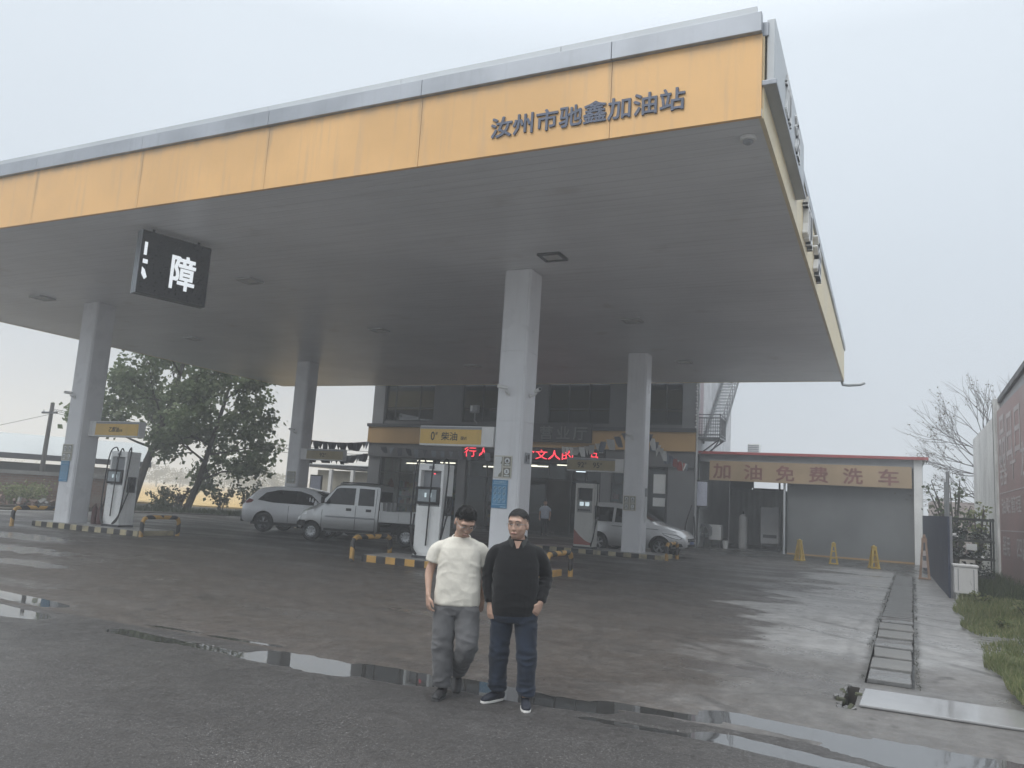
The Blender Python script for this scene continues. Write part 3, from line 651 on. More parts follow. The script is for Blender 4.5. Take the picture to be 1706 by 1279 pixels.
# rooftop vent behind the side wall
o=empty('roof_vent',(-6.3,43.0,4.55)); tag(o,'white louvred unit standing on the wash bay roof beside the stairs','vent')
MB().box(-.3,.3,-.3,.3,0,.75).build('case',MWHP,o,bevel=.02); b=MB()
for i in range(7): b.box(-.28,.28,-.325,-.302,.06+i*.095,.10+i*.095)
b.build('louvre',MGREY,o)
# ------------------------------------------------------------------ WASH BAY
GY,GX0,GX1,GB=37.4,-8.0,1.35,45.5
mcs,N_,L_,b_=nodes('corrugated_grey'); t=N_.new('ShaderNodeTexCoord'); s_=N_.new('ShaderNodeSeparateXYZ'); L_.new(t.outputs['Object'],s_.inputs[0])
uu=mathn(N_,L_,'ADD',s_.outputs[0],s_.outputs[1]); wv=mathn(N_,L_,'SINE',mathn(N_,L_,'MULTIPLY',uu,22.)); 
n1=noisen(N_,L_,.8,5); n2=noisen(N_,L_,1,4,mp=(6,6,.4)); c=mixc(N_,L_,ramp(N_,L_,n1,.3,.7),(.42,.43,.435),(.52,.53,.53)); c=mixc(N_,L_,ramp(N_,L_,n2,.5,.8,0,.35),c,(.19,.19,.185)); L_.new(c,b_.inputs['Base Color']); b_.inputs['Roughness'].default_value=.5
bp=N_.new('ShaderNodeBump'); bp.inputs['Strength'].default_value=.35; bp.inputs['Distance'].default_value=.02; L_.new(wv,bp.inputs['Height']); L_.new(bp.outputs[0],b_.inputs['Normal']); MCOR=mcs
wb=empty('wash_bay',(-3.3,GY,0)); wl=wb.location; tag(wb,'open fronted grey car wash shed with thin red roof edge','shed')
def W_(b,name,mats,bevel=0,smooth=None):
    b.v=[(x-wl.x,y-wl.y,z) for x,y,z in b.v]; return b.build(name,mats,wb,smooth,bevel)
W_(MB().box(GX0+.05,GX1+.15,GY-.25,GB+.3,4.345,4.40),'roof',MCOR)
W_(MB().box(GX0+.05,GX1+.2,GY-.33,GY-.255,4.30,4.42),'roof_edge',M('roof_red',(.34,.075,.075),.5,v=.15))
W_(MB().box(GX0+.05,1.0,GY-.1,GY+.05,3.95,4.34),'header',MGREY)
W_(MB().box(1.0,1.32,GY-.12,GY+.16,-.05,4.335),'post',MWHP,.01)
b=MB(); b.box(-4.05,.995,GY+.22,GY+.27,.0,4.3); W_(b,'shutter',M('shutter_grey',(.17,.178,.182),.55,v=.12,vs=.7,streak=.3,scol=(.15,.155,.155))); W_(MB().box(-4.05,.995,GY+.16,GY+.215,-.02,.07),'sill_line',MBAND)
b=MB(); b.cyl((-4.15,GY,-.05),(-4.15,GY,4.0),.05,n=12); W_(b,'post',MSILL,0,60)
b=MB(); b.box(-4.9,GX1,GB-.1,GB,-.1,4.34); b.box(GX1-.08,GX1-.005,GY+.2,GB-.1,-.1,4.34); b.box(GX0+.06,-4.9,GB-.1,GB,-.1,3.0); b.box(GX0+.02,GX0+.055,GY+.1,GB-.1,-.1,4.34); W_(b,'wall',MCOR)
b=MB(); b.box(-6.7,-5.0,GB-.08,GB-.02,3.0,3.1); b.box(-5.35,-5.25,GB-.08,GB-.02,3.1,4.3); b.box(-6.75,-6.65,GB-.08,GB-.02,3.1,4.3); b.box(GX0+.06,-6.75,GB-.1,GB,3.0,4.34); W_(b,'opening_frame',MDARK)
W_(MB().box(-7.9,1.2,GY+.3,GB-.2,-.06,.012),'wet_floor',MCONW)
bn=empty('wash_banner',(-3.26,GY-.18,3.55)); tag(bn,'faded orange banner offering free washes with fuel, strung across the wash bay','banner')
MB().box(-4.18,4.18,-.02,.02,-.45,.45).build('cloth',M('banner_orange',(.36,.265,.165),.6,v=.12,vs=.6,streak=.15,scol=(.3,.2,.15)),bn)
for i,ch in enumerate('加油免费洗车'):
    text(ch,'lettering',M('banner_red',(.20,.085,.075),.6,v=.2,vs=3),bn,(-3.62+i*1.385,-.02,-.02),.76,.66,.008,'-y',.02)
# things inside the bay
o=empty('standing_poster',(-4.95,38.9,.012)); tag(o,'grey roll-up poster on a stand inside the wash bay','poster')
MB().box(-.42,.42,-.012,.012,.35,2.0).build('sheet',M('poster_grey',(.40,.41,.42),.6,v=.1),o); b=MB(); b.box(-.45,.45,-.15,.15,0,.06); b.box(-.43,-.40,-.025,-.014,.06,2.02); b.box(.40,.43,-.025,-.014,.06,2.02); b.build('stand',MDARK,o); MB().box(-.3,.3,-.02,-.013,.6,.75).build('text_block',MDARK,o)
o=empty('water_tank',(-6.2,39.2,.012)); tag(o,'slim pale cylinder tank standing inside the wash bay','tank')
MB().lathe([(.15,0),(.2,.05),(.2,1.45),(.15,1.58),(.05,1.62)],20).build('tank_body',MWHP,o,50); MB().cyl((0,0,1.6),(0,0,1.75),.03,n=8).build('valve',MDARK,o)
o=empty('washing_machine',(-7.3,38.3,.012)); tag(o,'white plastic washing tub leaning among hoses at the wash bay left end','tub')
MB().box(-.28,.28,-.25,.25,.35,1.05).build('tub',MWHP,o,bevel=.03); b=MB(); b.box(-.25,-.2,-.2,-.15,0,.35); b.box(.2,.25,-.2,-.15,0,.35); b.box(-.25,-.2,.15,.2,0,.35); b.box(.2,.25,.15,.2,0,.35); b.build('leg',MDARK,o)
o=empty('white_bucket',(-6.75,37.75,.012)); tag(o,'white bucket on the floor at the mouth of the wash bay','bucket')
MB().lathe([(.10,0),(.14,.34),(.15,.36),(.13,.35),(.09,.02)],18).build('pail',MWHP,o,50); MB().tube([(-.14,0,.34),(-.1,0,.44),(0,0,.48),(.1,0,.44),(.14,0,.34)],.006,6).build('handle',MDARK,o)
o=empty('hose_reel',(-7.75,37.9,.012)); tag(o,'tangled grey hoses heaped on a stand beside the shop corner','hose')
b=MB()
for k in range(9):
    r=.22+.05*(k%3); b.tube([(r*math.cos(a)+rnd.uniform(-.04,.04),rnd.uniform(-.06,.06)+k*.02,.75+r*math.sin(a)+rnd.uniform(-.04,.04)) for a in [i*math.pi/6 for i in range(13)]],.018,6)
b.build('hose',M('hose_grey',(.25,.26,.27),.45),o,60); MB().box(-.03,.03,-.03,.03,0,.9).build('stand',MDARK,o)
for k,(x,z) in enumerate(((-7.75,2.45),)):
    o=empty('notice_board',(x,37.2,z)); tag(o,'white framed notice hanging on the shop corner beside the wash bay','notice'); MB().box(-.28,.28,-.02,.02,-.62,.62).build('frame',MDARK,o); MB().box(-.23,.23,-.03,-.021,-.55,.55).build('sheet',M('notice_lilac',(.60,.62,.72),.5,v=.08),o)
# hose hanging on corner pole
o=MB().tube(qpath([(-8.1,36.7,1.9),(-8.3,36.65,1.2),(-8.35,36.6,.5),(-8.0,36.6,.1),(-7.9,36.6,.6),(-8.0,36.7,1.4)]),.03,8).build('hanging_hose',MBLK,smooth=60); tag(o,'black rubber hose hanging in a loop at the right corner of the shop','hose')
# ------------------------------------------------------------------ PUMP ISLANDS
def stripes(name,period,c1,c2,axis=0,wear=.35):
    m,N,L,b=nodes(name); t=N.new('ShaderNodeTexCoord'); s=N.new('ShaderNodeSeparateXYZ'); L.new(t.outputs['Object'],s.inputs[0])
    f=mathn(N,L,'FRACT',mathn(N,L,'MULTIPLY',s.outputs[axis] if axis!='yz' else mathn(N,L,'SUBTRACT',mathn(N,L,'ABSOLUTE',s.outputs[1]),s.outputs[2]),1/period)); f=mathn(N,L,'GREATER_THAN',f,.5)
    n=noisen(N,L,5,5); n2=noisen(N,L,1.2,3)
    c=mixc(N,L,f,c1,c2); c=mixc(N,L,ramp(N,L,n,.48,.75,0,wear),c,(.16,.15,.14)); c=mixc(N,L,ramp(N,L,n2,.4,.7,0,.35),c,(.09,.085,.08))
    L.new(c,b.inputs['Base Color']); b.inputs['Roughness'].default_value=.5; return m
YLW=(.62,.36,.09); BLKC=(.022,.022,.024)
MKERB=stripes('kerb_stripes',.52,YLW,BLKC,0); MKERB2=stripes('kerb_stripes_faded',.52,(.50,.44,.28),BLKC,0,.6)
MHOOP=stripes('hoop_stripes',.52,YLW,BLKC,'yz')
MTILE=M('island_top',(.34,.335,.33),.4,v=.15,vs=2,bump=.1,bs=15,fine=.2)
ISL=[(-11.05,-6.6,15.55,16.95,'front right island under the diesel sign',MKERB),(-23.15,-18.65,15.7,16.95,'left island, beside the left front column',MKERB2),(-11.1,-6.55,25.4,26.95,'rear right island, under the two grade sign',MKERB2),(-23.1,-18.7,25.4,26.95,'rear left island behind the parked cars',MKERB2)]
for x0,x1,y0,y1,lab,mk in ISL:
    o=empty('pump_island',((x0+x1)/2,(y0+y1)/2,0)); tag(o,'raised pump island with striped kerb, '+lab,'pump island','raised pump islands')
    hx,hy=(x1-x0)/2,(y1-y0)/2
    MB().box(-hx,hx,-hy,hy,-.05,.142).build('kerb',mk,o,bevel=.015)
    MB().box(-hx+.04,hx-.04,-hy+.04,hy-.04,.1,.15).build('paving',MTILE,o)
hl=['at the left end of the front right island','behind the man in black, on the front right island','at the left end of the left island','at the right end of the left island','at the right end of the rear right island']
for k,(x,y0,y1) in enumerate(((-11.25,15.45,17.0),(-6.4,15.55,16.95),(-23.0,15.0,16.4),(-18.5,15.7,16.95),(-6.35,25.35,26.75))):
    yc=(y0+y1)/2; h=(y1-y0)/2
    pts=[(0,-h,-.02),(0,-h,.40),(0,-h+.05,.49),(0,-h+.15,.53),(0,h-.15,.53),(0,h-.05,.49),(0,h,.40),(0,h,-.02)]
    o=MB().tube(pts,.057,14).build('guard_hoop',MHOOP,smooth=60); o.location=(x,yc,0)
    tag(o,'striped pipe guard hoop '+hl[k],'guard rail','striped pipe guard hoops')
# ------------------------------------------------------------------ DISPENSERS
MPUMP=M('pump_white',(.85,.86,.85),.35,v=.06,vs=1.2,streak=.22,scol=(.35,.33,.3))
MPUMPB=M('pump_beige',(.64,.64,.61),.38,v=.06,vs=1.2,streak=.25,scol=(.3,.28,.26))
MSCR=M('pump_screen',(.30,.34,.36),.2,v=.15,vs=6); MLCD=emis('lcd_glow',(.62,.75,.8),.9)
MHOSE=M('hose_black',(.014,.014,.015),.4)
def pump(loc,label,body,kind):
    o=empty('fuel_dispenser',loc); tag(o,label,'fuel pump','fuel pumps on the islands')
    w,d=.34,.24
    b=MB(); b.box(-w,w,-d,d,.06,1.20); b.box(-w,w,-d,d,2.02,2.18)      # lower cabinet and head
    b.box(-w,-w+.07,-d,d,1.20,2.02); b.box(w-.07,w,-d,d,1.20,2.02)
    b.box(-w+.07,w-.07,-.1,.1,1.55,1.60)
    b.build('cabinet',body,o,bevel=.012)
    b=MB().box(-w-.015,w+.015,-d-.015,d+.015,0,.06); b.build('plinth',MDARK,o)
    MB().box(-w+.01,w-.01,-d-.012,-d-.001,.12,1.16).build('door',body,o,bevel=.006)
    b=MB(); b.box(-w+.071,w-.071,-.09,.09,1.62,2.02); b.build('inner_panel',MGREY if kind!='rear' else MDARK,o)
    if kind=='rear':
        b=MB(); b.box(-w+.07,w-.07,-d+.01,d-.01,1.20,1.60); b.build('panel',M('pump_fascia',(.34,.35,.34),.4),o)
        for xx in (-.10,.10):
            q=MB().box(xx-.07,xx+.07,-d-.004,-d+.011,1.42,1.55).build('display',MLCD,o)
        b=MB(); 
        for i in range(8): b.box(-.22+i*.055,-.185+i*.055,-d-.002,-d+.011,1.25,1.31)
        b.build('keypad',MDARK,o)
        q=MB(); pts=[(-.325,.125)]+[(-.325+.65*i/12,.62-.42*math.sin(math.pi*.5*i/12)) for i in range(13)]+[(.325,.125)]
        q.prism(pts,'y',-d-.018,-d-.012); q.build('swoosh',M('pump_red',(.36,.12,.10),.4,v=.1),o)
    else:
        b=MB(); b.box(-w-.02,w-.06,-d-.05,-d+.02,1.24,1.64); b.build('display_housing',MBLK,o,bevel=.02)
        MB().box(-w+.06,w-.13,-d-.058,-d-.051,1.30,1.58).build('display',MSCR,o)
        b=MB(); b.box(-.10,-.05,-d-.062,-d-.0585,1.40,1.5); b.box(.03,.08,-d-.062,-d-.0585,1.40,1.5); b.build('display_digits',MLCD,o)
        b=MB().box(-w+.1,w-.1,-d+.02,d-.02,1.205,1.238); b.build('tray',MGREY,o)
        MB().box(-.06,.08,-d-.004,-d+.001,2.06,2.13).build('nameplate',MGREY,o)
        if kind=='front': MB().box(-.01,.035,-.096,-.0905,1.945,1.965).build('red_led',MRED,o)
    # nozzles and hoses on the side
    for sx in ((1,-1) if kind!='rear' else (1,)):
        hb=MB(); x=w*sx; hb.box(min(x,x+.07*sx),max(x,x+.07*sx),-.12,.12,1.0,1.45); hb.build('holster',MDARK,o,bevel=.01)
        nz=MB(); nz.tube([(x+.09*sx,0,1.42),(x+.11*sx,-.05,1.22),(x+.09*sx,-.12,1.06)],[.03,.035,.028],10); nz.tube([(x+.10*sx,-.02,1.3),(x+.15*sx,-.1,1.2),(x+.11*sx,-.13,1.1)],.012,6); nz.build('nozzle',MBLK,o,60)
        MB().tube(qpath([(x-.12*sx,-.1,2.18),(x-.02*sx,-.12,2.3),(x+.10*sx,-.2,2.1),(x+.1*sx,-.27,1.2),(x+.06*sx,-.3,.45),(x-.02*sx,-.32,.18),(x-.15*sx if kind!='rear' else x-.02,-.34,.10),(x+.03*sx,-.30,.35),(x+.1*sx,-.13,1.0)]),.019,8).build('hose',MHOSE,o,60)
    if kind!='rear':
        MB().tube(qpath([(.02,-.1,2.18),(.05,-.2,2.26),(.06,-.29,2.0),(.05,-.31,1.2),(.03,-.31,.3)]),.018,8).build('hose',MHOSE,o,60)
    return o
pump((-9.62,16.25,.15),'white fuel pump with black hose under the bright yellow diesel sign',MPUMP,'front')
pump((-20.35,16.4,.15),'white fuel pump with looped side hoses beside the left front column',MPUMP,'left')
pump((-9.32,25.95,.15),'beige fuel pump with red swoosh and two glowing displays',MPUMPB,'rear')
# red fire box between column and left pump
o=empty('fire_box',(-21.45,16.55,.15)); tag(o,'small dark red fire extinguisher pair beside the left front column base','fire extinguisher'); 
b=MB()
for xx in (-.12,.12): b.lathe([(.08,0),(.085,.05),(.085,.42),(.05,.5),(.025,.54),(.03,.6)],14,Matrix.Translation((xx,0,0)))
b.build('cylinder',M('extinguisher_red',(.09,.03,.028),.35,v=.1),o,50); MB().tube([(-.12,0,.6),(-.2,-.03,.5),(-.2,-.03,.25)],.012,6).tube([(.12,0,.6),(.2,-.03,.5),(.2,-.03,.25)],.012,6).build('hose',MBLK,o,60)
# ------------------------------------------------------------------ FUEL GRADE SIGNS on the columns
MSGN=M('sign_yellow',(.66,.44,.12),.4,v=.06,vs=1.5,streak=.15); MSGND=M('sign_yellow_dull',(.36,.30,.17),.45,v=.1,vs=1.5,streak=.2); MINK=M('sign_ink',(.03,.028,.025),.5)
def gsign(x0,x1,y,txts,mat,label):
    xc=(x0+x1)/2; w=(x1-x0)/2; o=empty('fuel_grade_sign',(xc,y,2.98)); tag(o,label,'sign','fuel grade signs on the columns')
    MB().box(-w,w,-.12,.12,-.23,.23).build('sign_box',MWHP,o,bevel=.012)
    left = x1>-9 and x1>-15 and x0>-15
    a,c=(-w+.02,w-.30) if left else (-w+.32,w-.02)
    MB().box(a,c,-.135,-.121,-.185,.155).build('face_plate',mat,o)
    MB().box(a,c,-.134,-.121,.158,.21).build('top_strip',MGREY,o)
    for body,dx,dz,tw,th in txts: text(body,'lettering',MINK,o,((a+c)/2+dx,-.135,dz-.01),tw,th,.004,'-y',.012)
    return o
gsign(-9.93,-8.0,16.0,[('0',-.46,0,.10,.2),('#',-.365,.06,.06,.07),('柴油',-.02,0,.42,.19),('国Ⅵ',.36,-.04,.14,.08)],MSGN,'bright yellow sign reading 0# diesel on the right front column')
gsign(-21.86,-19.7,16.3,[('乙醇油',-.1,0,.42,.15),('E10',.2,-.03,.12,.07)],MSGN,'yellow sign with small red brown characters on the left front column')
gsign(-10.1,-8.05,26.0,[('92',-.36,0,.24,.18),('#',-.19,.05,.07,.08),('95',.20,0,.24,.18),('#',.37,.05,.07,.08)],MSGND,'dull yellow sign reading 92# and 95# on the right rear column')
gsign(-21.85,-19.7,26.0,[('92',-.12,0,.24,.16),('#',.05,.04,.07,.07)],MSGND,'shaded brownish sign on the left rear column behind the cars')
# ------------------------------------------------------------------ POSTERS on columns
MCRM=M('poster_cream',(.62,.60,.53),.5,v=.06); MOLV=M('poster_olive',(.24,.235,.19),.5,v=.08); MPBL=M('poster_blue',(.075,.24,.42),.4,v=.12,vs=3,streak=.1); MPW=M('poster_white',(.70,.72,.72),.5,v=.04); MPLB=M('poster_pale_blue',(.36,.55,.68),.45)
def safety(x,y,z,label,torn):
    o=empty('safety_sign',(x,y,z)); tag(o,label,'sign','four square safety signs on the columns')
    MB().box(-.22,.22,-.008,.002,-.25,.25).build('board',MCRM,o)
    for i,(cx,cz) in enumerate(((-.105,.12),(.105,.12),(-.105,-.12),(.105,-.12))):
        if torn and i in (0,2): continue
        MB().box(cx-.09,cx+.09,-.011,-.0085,cz-.105,cz+.105).build('panel',MOLV,o)
        b=MB(); b.prism([(cx+.062*math.cos(a),cz+.02+.062*math.sin(a)) for a in [k*math.pi/10 for k in range(20)]],'y',-.0135,-.0115); b.build('disc',MPW,o)
        if i==3: text('5','symbol',MINK,o,(cx,-.0136,cz+.02),.04,.06,.001,'-y',.02)
        else: b=MB(); b.prism([(cx-.04,cz+.0),(cx+.04,cz+.0),(cx,cz+.055)],'y',-.0146,-.0138); b.prism([(cx-.02,cz-.02),(cx+.02,cz-.02),(cx+.02,cz-.005),(cx-.02,cz-.005)],'y',-.0146,-.0138); b.build('symbol',MINK,o)
        b=MB(); b.box(cx-.06,cx+.06,-.0128,-.0112,cz-.085,cz-.06); b.build('caption',MPW,o)
    if torn:
        P=[(-.205,.225),(-.04,.225),(-.025,.19),(-.03,.13),(-.06,.08),(-.03,.06),(-.03,-.08),(-.05,-.13),(-.09,-.16),(-.11,-.225),(-.205,-.225)]
        MB().prism(P,'y',-.0125,-.0105).build('bleached_patch',MPW,o)
        MB().prism([(-.03,.22),(-.012,.22),(-.012,-.22),(-.1,-.22),(-.085,-.16),(-.045,-.13),(-.025,-.08),(-.025,.06),(-.055,.08)],'y',-.0103,-.0086).build('panel',MOLV,o)
def blueposter(x,y,z,label):
    o=empty('safety_poster',(x,y,z)); tag(o,label,'poster','blue safety posters on the columns')
    MB().box(-.19,.19,-.006,.002,-.31,.31).build('sheet',MPBL,o)
    text('安全温馨提示','lettering',MPLB,o,(0,-.006,.265),.30,.045,.001,'-y',.01); b=MB()
    b.box(-.17,.17,-.0075,-.0065,.215,.228); b.box(-.17,.17,-.0075,-.0065,-.235,-.222); b.box(.03,.17,-.0075,-.0065,-.29,-.27); b.build('rule',MPLB,o)
    b=MB(); c=MB()
    for r in range(3):
        for k in range(3):
            cx,cz=-.11+.11*k,.13-.125*r; n=20
            out=[(cx+.046*math.cos(2*math.pi*i/n),cz+.046*math.sin(2*math.pi*i/n)) for i in range(n)]; inn=[(cx+.036*math.cos(2*math.pi*i/n),cz+.036*math.sin(2*math.pi*i/n)) for i in range(n)]
            vs=[(u,-.0075,w) for u,w in out]+[(u,-.0075,w) for u,w in inn]
            b.add(vs,[(i,(i+1)%n,n+(i+1)%n,n+i) for i in range(n)])
            b.prism([(cx-.03,cz+.022),(cx-.022,cz+.03),(cx+.03,cz-.022),(cx+.022,cz-.03)],'y',-.0085,-.0078)
            c.box(cx-.018,cx+.018,-.0075,-.0065,cz-.015,cz+.016)
            b.box(cx-.04,cx+.04,-.0075,-.0065,cz-.068,cz-.058)
    b.build('symbols',MPLB,o); c.build('pictograms',MINK,o)
safety(-7.72,15.895,2.32,'cream safety sign with torn bleached left half and a 5 on the right front column',True)
safety(-22.28,15.895,2.22,'cream safety sign of four squares on the left front column',False)
safety(-7.78,25.845,1.75,'small grey safety sign of four squares on the right rear column',False)
safety(-22.2,25.845,2.0,'shaded four square sign on the left rear column',False)
blueposter(-7.76,15.895,1.72,'bright blue poster of nine round symbols on the right front column')
blueposter(-22.30,15.895,1.66,'faded blue poster on the left front column')
o=empty('door_plate',(-7.302,16.25,2.55)); tag(o,'small dark plate on the right face of the right front column','plate'); MB().box(0,.012,-.13,.13,-.12,.12).build('plate',MGREY,o); b=MB(); b.box(.012,.014,-.1,-.03,-.08,.06); b.box(.012,.014,.0,.1,-.02,.08); b.build('mark',MDARK,o)
o=empty('column_notice',(-7.352,26.3,1.6)); tag(o,'tall narrow white notice on the right face of the right rear column','notice'); MB().box(0,.012,-.12,.12,-.45,.38).build('sheet',MPW,o); MB().box(0,.014,-.12,.12,.4,.68).build('header',MGREY,o)
# ------------------------------------------------------------------ SECURITY CAMERAS
def seccam(x,y,z,dx,dy,label,col=None):
    o=empty('security_camera',(x,y,z)); tag(o,label,'camera','security cameras on the columns')
    v=Vector((dx,dy,0)).normalized(); t=Vector((-v.y,v.x,0))
    b=MB(); b.cyl((0,0,-.06),tuple(v*.03+Vector((0,0,-.06))),.05,n=14); b.tube([tuple(v*.02+Vector((0,0,-.06))),tuple(v*.12+Vector((0,0,-.05))),tuple(v*.17+Vector((0,0,.0)))],.018,8); b.build('bracket',MWHP,o,60)
    return o,v
def cambody(o,p,q):
    MB().tube([p,q],.042,14).build('body',MWHP,o,50); d=(Vector(q)-Vector(p)).normalized(); MB().tube([q,tuple(Vector(q)+d*.012)],.034,14).build('lens',MBLK,o,50)
o,v=seccam(-7.70,15.90,4.02,0,-1,'white bullet camera on the front face of the right front column'); cambody(o,(.05,-.15,.05),(-.17,-.22,.09))
o,v=seccam(-7.30,16.2,4.02,1,0,'white bullet camera on the right face of the right front column'); cambody(o,(.13,.02,.04),(.30,-.14,.07))
o,v=seccam(-22.3,15.90,3.95,0,-1,'white bullet camera on the front face of the left front column'); cambody(o,(.05,-.15,.05),(-.17,-.22,.07))
o,v=seccam(-7.76,25.85,3.95,0,-1,'white bullet camera on the front face of the right rear column'); cambody(o,(.05,-.15,.05),(-.17,-.22,.08))
o,v=seccam(-22.2,25.85,3.9,0,-1,'dark looking bullet camera on the front face of the left rear column'); cambody(o,(.05,-.15,.05),(-.17,-.22,.08))
# floodlight fixed to the shop front
o=empty('flood_lamp',(-19.6,BY-.3,6.15)); tag(o,'boxy pale lamp fixed above the ledge on the shop front left of the entrance sign','lamp'); MB().box(-.22,.22,-.2,.1,-.1,.3).build('housing',MGREY,o,bevel=.02); MB().box(-.18,-.06,-.215,-.201,-.02,.26).build('glass',MPW,o); MB().tube([(0,0,-.1),(0,.0,-.5),(0,.25,-.6)],.04,8).build('arm',MGREY,o,60)
# ------------------------------------------------------------------ BUNTING
FC=[M('flag_dark',(.05,.055,.07),.7),M('flag_white',(.62,.62,.60),.7),M('flag_red',(.42,.12,.11),.7),M('flag_slate',(.16,.18,.22),.7)]
def bunting(p0,p1,sag,n,label,cols,rows=1,size=.3):
    p0,p1=Vector(p0),Vector(p1); o=empty('bunting',p0); tag(o,label,'bunting','strings of pennant flags')
    f=lambda t:(p1-p0)*t+Vector((0,0,-sag*4*t*(1-t)))
    MB().tube([f(i/16) for i in range(17)],.008,5).build('cord',MBLK,o)
    d=(p1-p0).normalized()
    for i in range(n):
        t=(i+.6)/(n+.4); c=f(t); w=size*rnd.uniform(.55,.85); h=size*rnd.uniform(.85,1.15); tw=rnd.uniform(-.7,.7)
        u=Vector((math.cos(tw+.5),math.sin(tw+.5),0)); v=Vector((-u.y,u.x,0))*.004
        k=rnd.uniform(-.08,.08); b=MB()
        prof=[(-w/2,0),(w/2,0),(w/2+k,-h*.55),(w/2*.7+k*2,-h),(-w/2*.7+k*2,-h),(-w/2+k,-h*.55)] if rnd.random()<.65 else [(-w/2,0),(w/2,0),(k,-h)]
        b.add([c+u*a+Vector((0,0,z))-v for a,z in prof]+[c+u*a+Vector((0,0,z))+v for a,z in prof],[tuple(range(len(prof)-1,-1,-1)),tuple(range(len(prof),2*len(prof)))]+[(j,(j+1)%len(prof),(j+1)%len(prof)+len(prof),j+len(prof)) for j in range(len(prof))])
        b.build('flag',cols[rnd.randrange(len(cols))],o)
bunting((-21.85,26.2,3.6),(-26.2,36.7,4.4),.10,15,'upper string of dark pennants between the left rear column and the shop corner',[FC[0],FC[0],FC[3]],size=.42)
bunting((-21.85,26.2,3.1),(-26.2,36.7,3.75),.16,13,'lower string of dark pennants between the left rear column and the shop corner',[FC[0],FC[3]],size=.42)
bunting((-7.4,26.3,4.2),(-8.3,36.5,3.75),.25,16,'string of pale and red pennants from the right rear column to the shop right corner',[FC[1],FC[1],FC[2],FC[3]],size=.38)
bunting((-25.5,36.6,4.15),(-15.5,36.4,4.05),.12,18,'string of dim pennants strung along the lintel left of the shop entrance',[FC[3],FC[0]],size=.38)
bunting((-14.5,36.3,4.4),(-8.0,26.4,4.25),.25,12,'string of pale pennants above the two grade fuel sign',[FC[1],FC[3],FC[1]],size=.38)
# ------------------------------------------------------------------ CONES
MCY=M('cone_yellow',(.62,.43,.09),.45,v=.12,vs=4)
def acone(loc,label,m1,m2=None,h=.76,open_=True):
    o=empty('traffic_cone',loc,rnd.uniform(-.4,.4)); tag(o,label,'cone','marker cones along the wash bay'); 
    MB().box(-.17,.17,-.17,.17,0,.05).build('base',m1,o,bevel=.015)
    b=MB(); t=.035; 
    legs=[(-1,-1),(1,-1),(1,1),(-1,1)]
    for sx,sy in legs: b.prism([(sx*.12-t,sy*.12-t),(sx*.12+t,sy*.12-t),(sx*.12+t,sy*.12+t),(sx*.12-t,sy*.12+t)],'z',.05,.06); 
    for sx,sy in legs:
        r0=[Vector((sx*.12+a*t,sy*.12+c*t,.05)) for a,c in ((-1,-1),(1,-1),(1,1),(-1,1))]; r1=[Vector((sx*.045+a*t*.8,sy*.045+c*t*.8,h*.9)) for a,c in ((-1,-1),(1,-1),(1,1),(-1,1))]; b.loft([r0,r1])
    b.cbox((0,0,h*.93),(.15,.15,.14)); b.cbox((0,0,h*.3),(.22,.22,.05)); b.cbox((0,0,h*.62),(.16,.16,.05)); b.lathe([(.045,h*.99),(.05,h*1.02),(.02,h*1.07)],10)
    b.build('frame',m1,o)
    if m2:
        b=MB()
        for z0,z1 in ((.35,.55),(.7,.85)):
            r=lambda z:.165-.12*z/h
            b.loft([[Vector((sx*r(z),sy*r(z),z)) for sx,sy in legs] for z in (z0,z1)])
        b.build('band',m2,o)
acone((-3.05,32.6,0),'yellow open frame cone, leftmost of the three before the wash bay',MCY)
acone((-1.81,32.0,0),'yellow open frame cone, middle one of the three before the wash bay',MCY)
acone((-.45,31.4,0),'yellow open frame cone, rightmost of the three before the wash bay',MCY)
acone((1.0,27.6,0),'faded orange and white striped cone standing beside the blue fence',M('cone_orange',(.36,.24,.17),.5,v=.2,vs=4),M('cone_white',(.58,.52,.50),.5),1.25)
# ------------------------------------------------------------------ RIGHT SIDE: fence, cabinet, rack, wall, billboard
mbf,N_,L_,b_=nodes('blue_sheeting'); t=N_.new('ShaderNodeTexCoord'); s_=N_.new('ShaderNodeSeparateXYZ'); L_.new(t.outputs['Object'],s_.inputs[0])
wv=mathn(N_,L_,'SINE',mathn(N_,L_,'MULTIPLY',s_.outputs[1],22.)); n1=noisen(N_,L_,1.2,5); c=mixc(N_,L_,ramp(N_,L_,n1,.3,.7),(.038,.050,.088),(.060,.075,.12)); L_.new(c,b_.inputs['Base Color']); b_.inputs['Roughness'].default_value=.45
bp=N_.new('ShaderNodeBump'); bp.inputs['Strength'].default_value=.8; bp.inputs['Distance'].default_value=.03; L_.new(wv,bp.inputs['Height']); L_.new(bp.outputs[0],b_.inputs['Normal'])
o=empty('blue_fence',(1.27,21.1,0)); tag(o,'dark blue corrugated sheet fence right of the drain, running back past the wash bay','fence')
MB().prism([(0,-.02),(14.8,-.02),(14.8,2.0),(0,1.84)],'x',-.02,.02).build('sheet',mbf,o)
for yy,h in ((0.05,1.86),(5,1.9),(9.8,1.96)): MB().box(.025,.075,yy,yy+.06,-.05,h).build('post',MGREY,o)
MPOLE=M('pole_grey',(.25,.27,.28),.5,v=.15)
for k,(x,y,h) in enumerate(((1.34,22.3,2.95),(1.33,23.0,2.72))):
    o=MB().cyl((0,0,-.05),(0,0,h),.035,n=10).build('steel_pole',MPOLE,smooth=60); o.location=(x,y,0); tag(o,'thin grey steel pole rising above the blue fence, '+('the taller nearer one' if k==0 else 'the shorter farther one'),'pole','poles above the blue fence')
o=empty('white_cabinet',(1.56,20.85,0)); tag(o,'white boxy cabinet on short feet at the near end of the blue fence','cabinet')
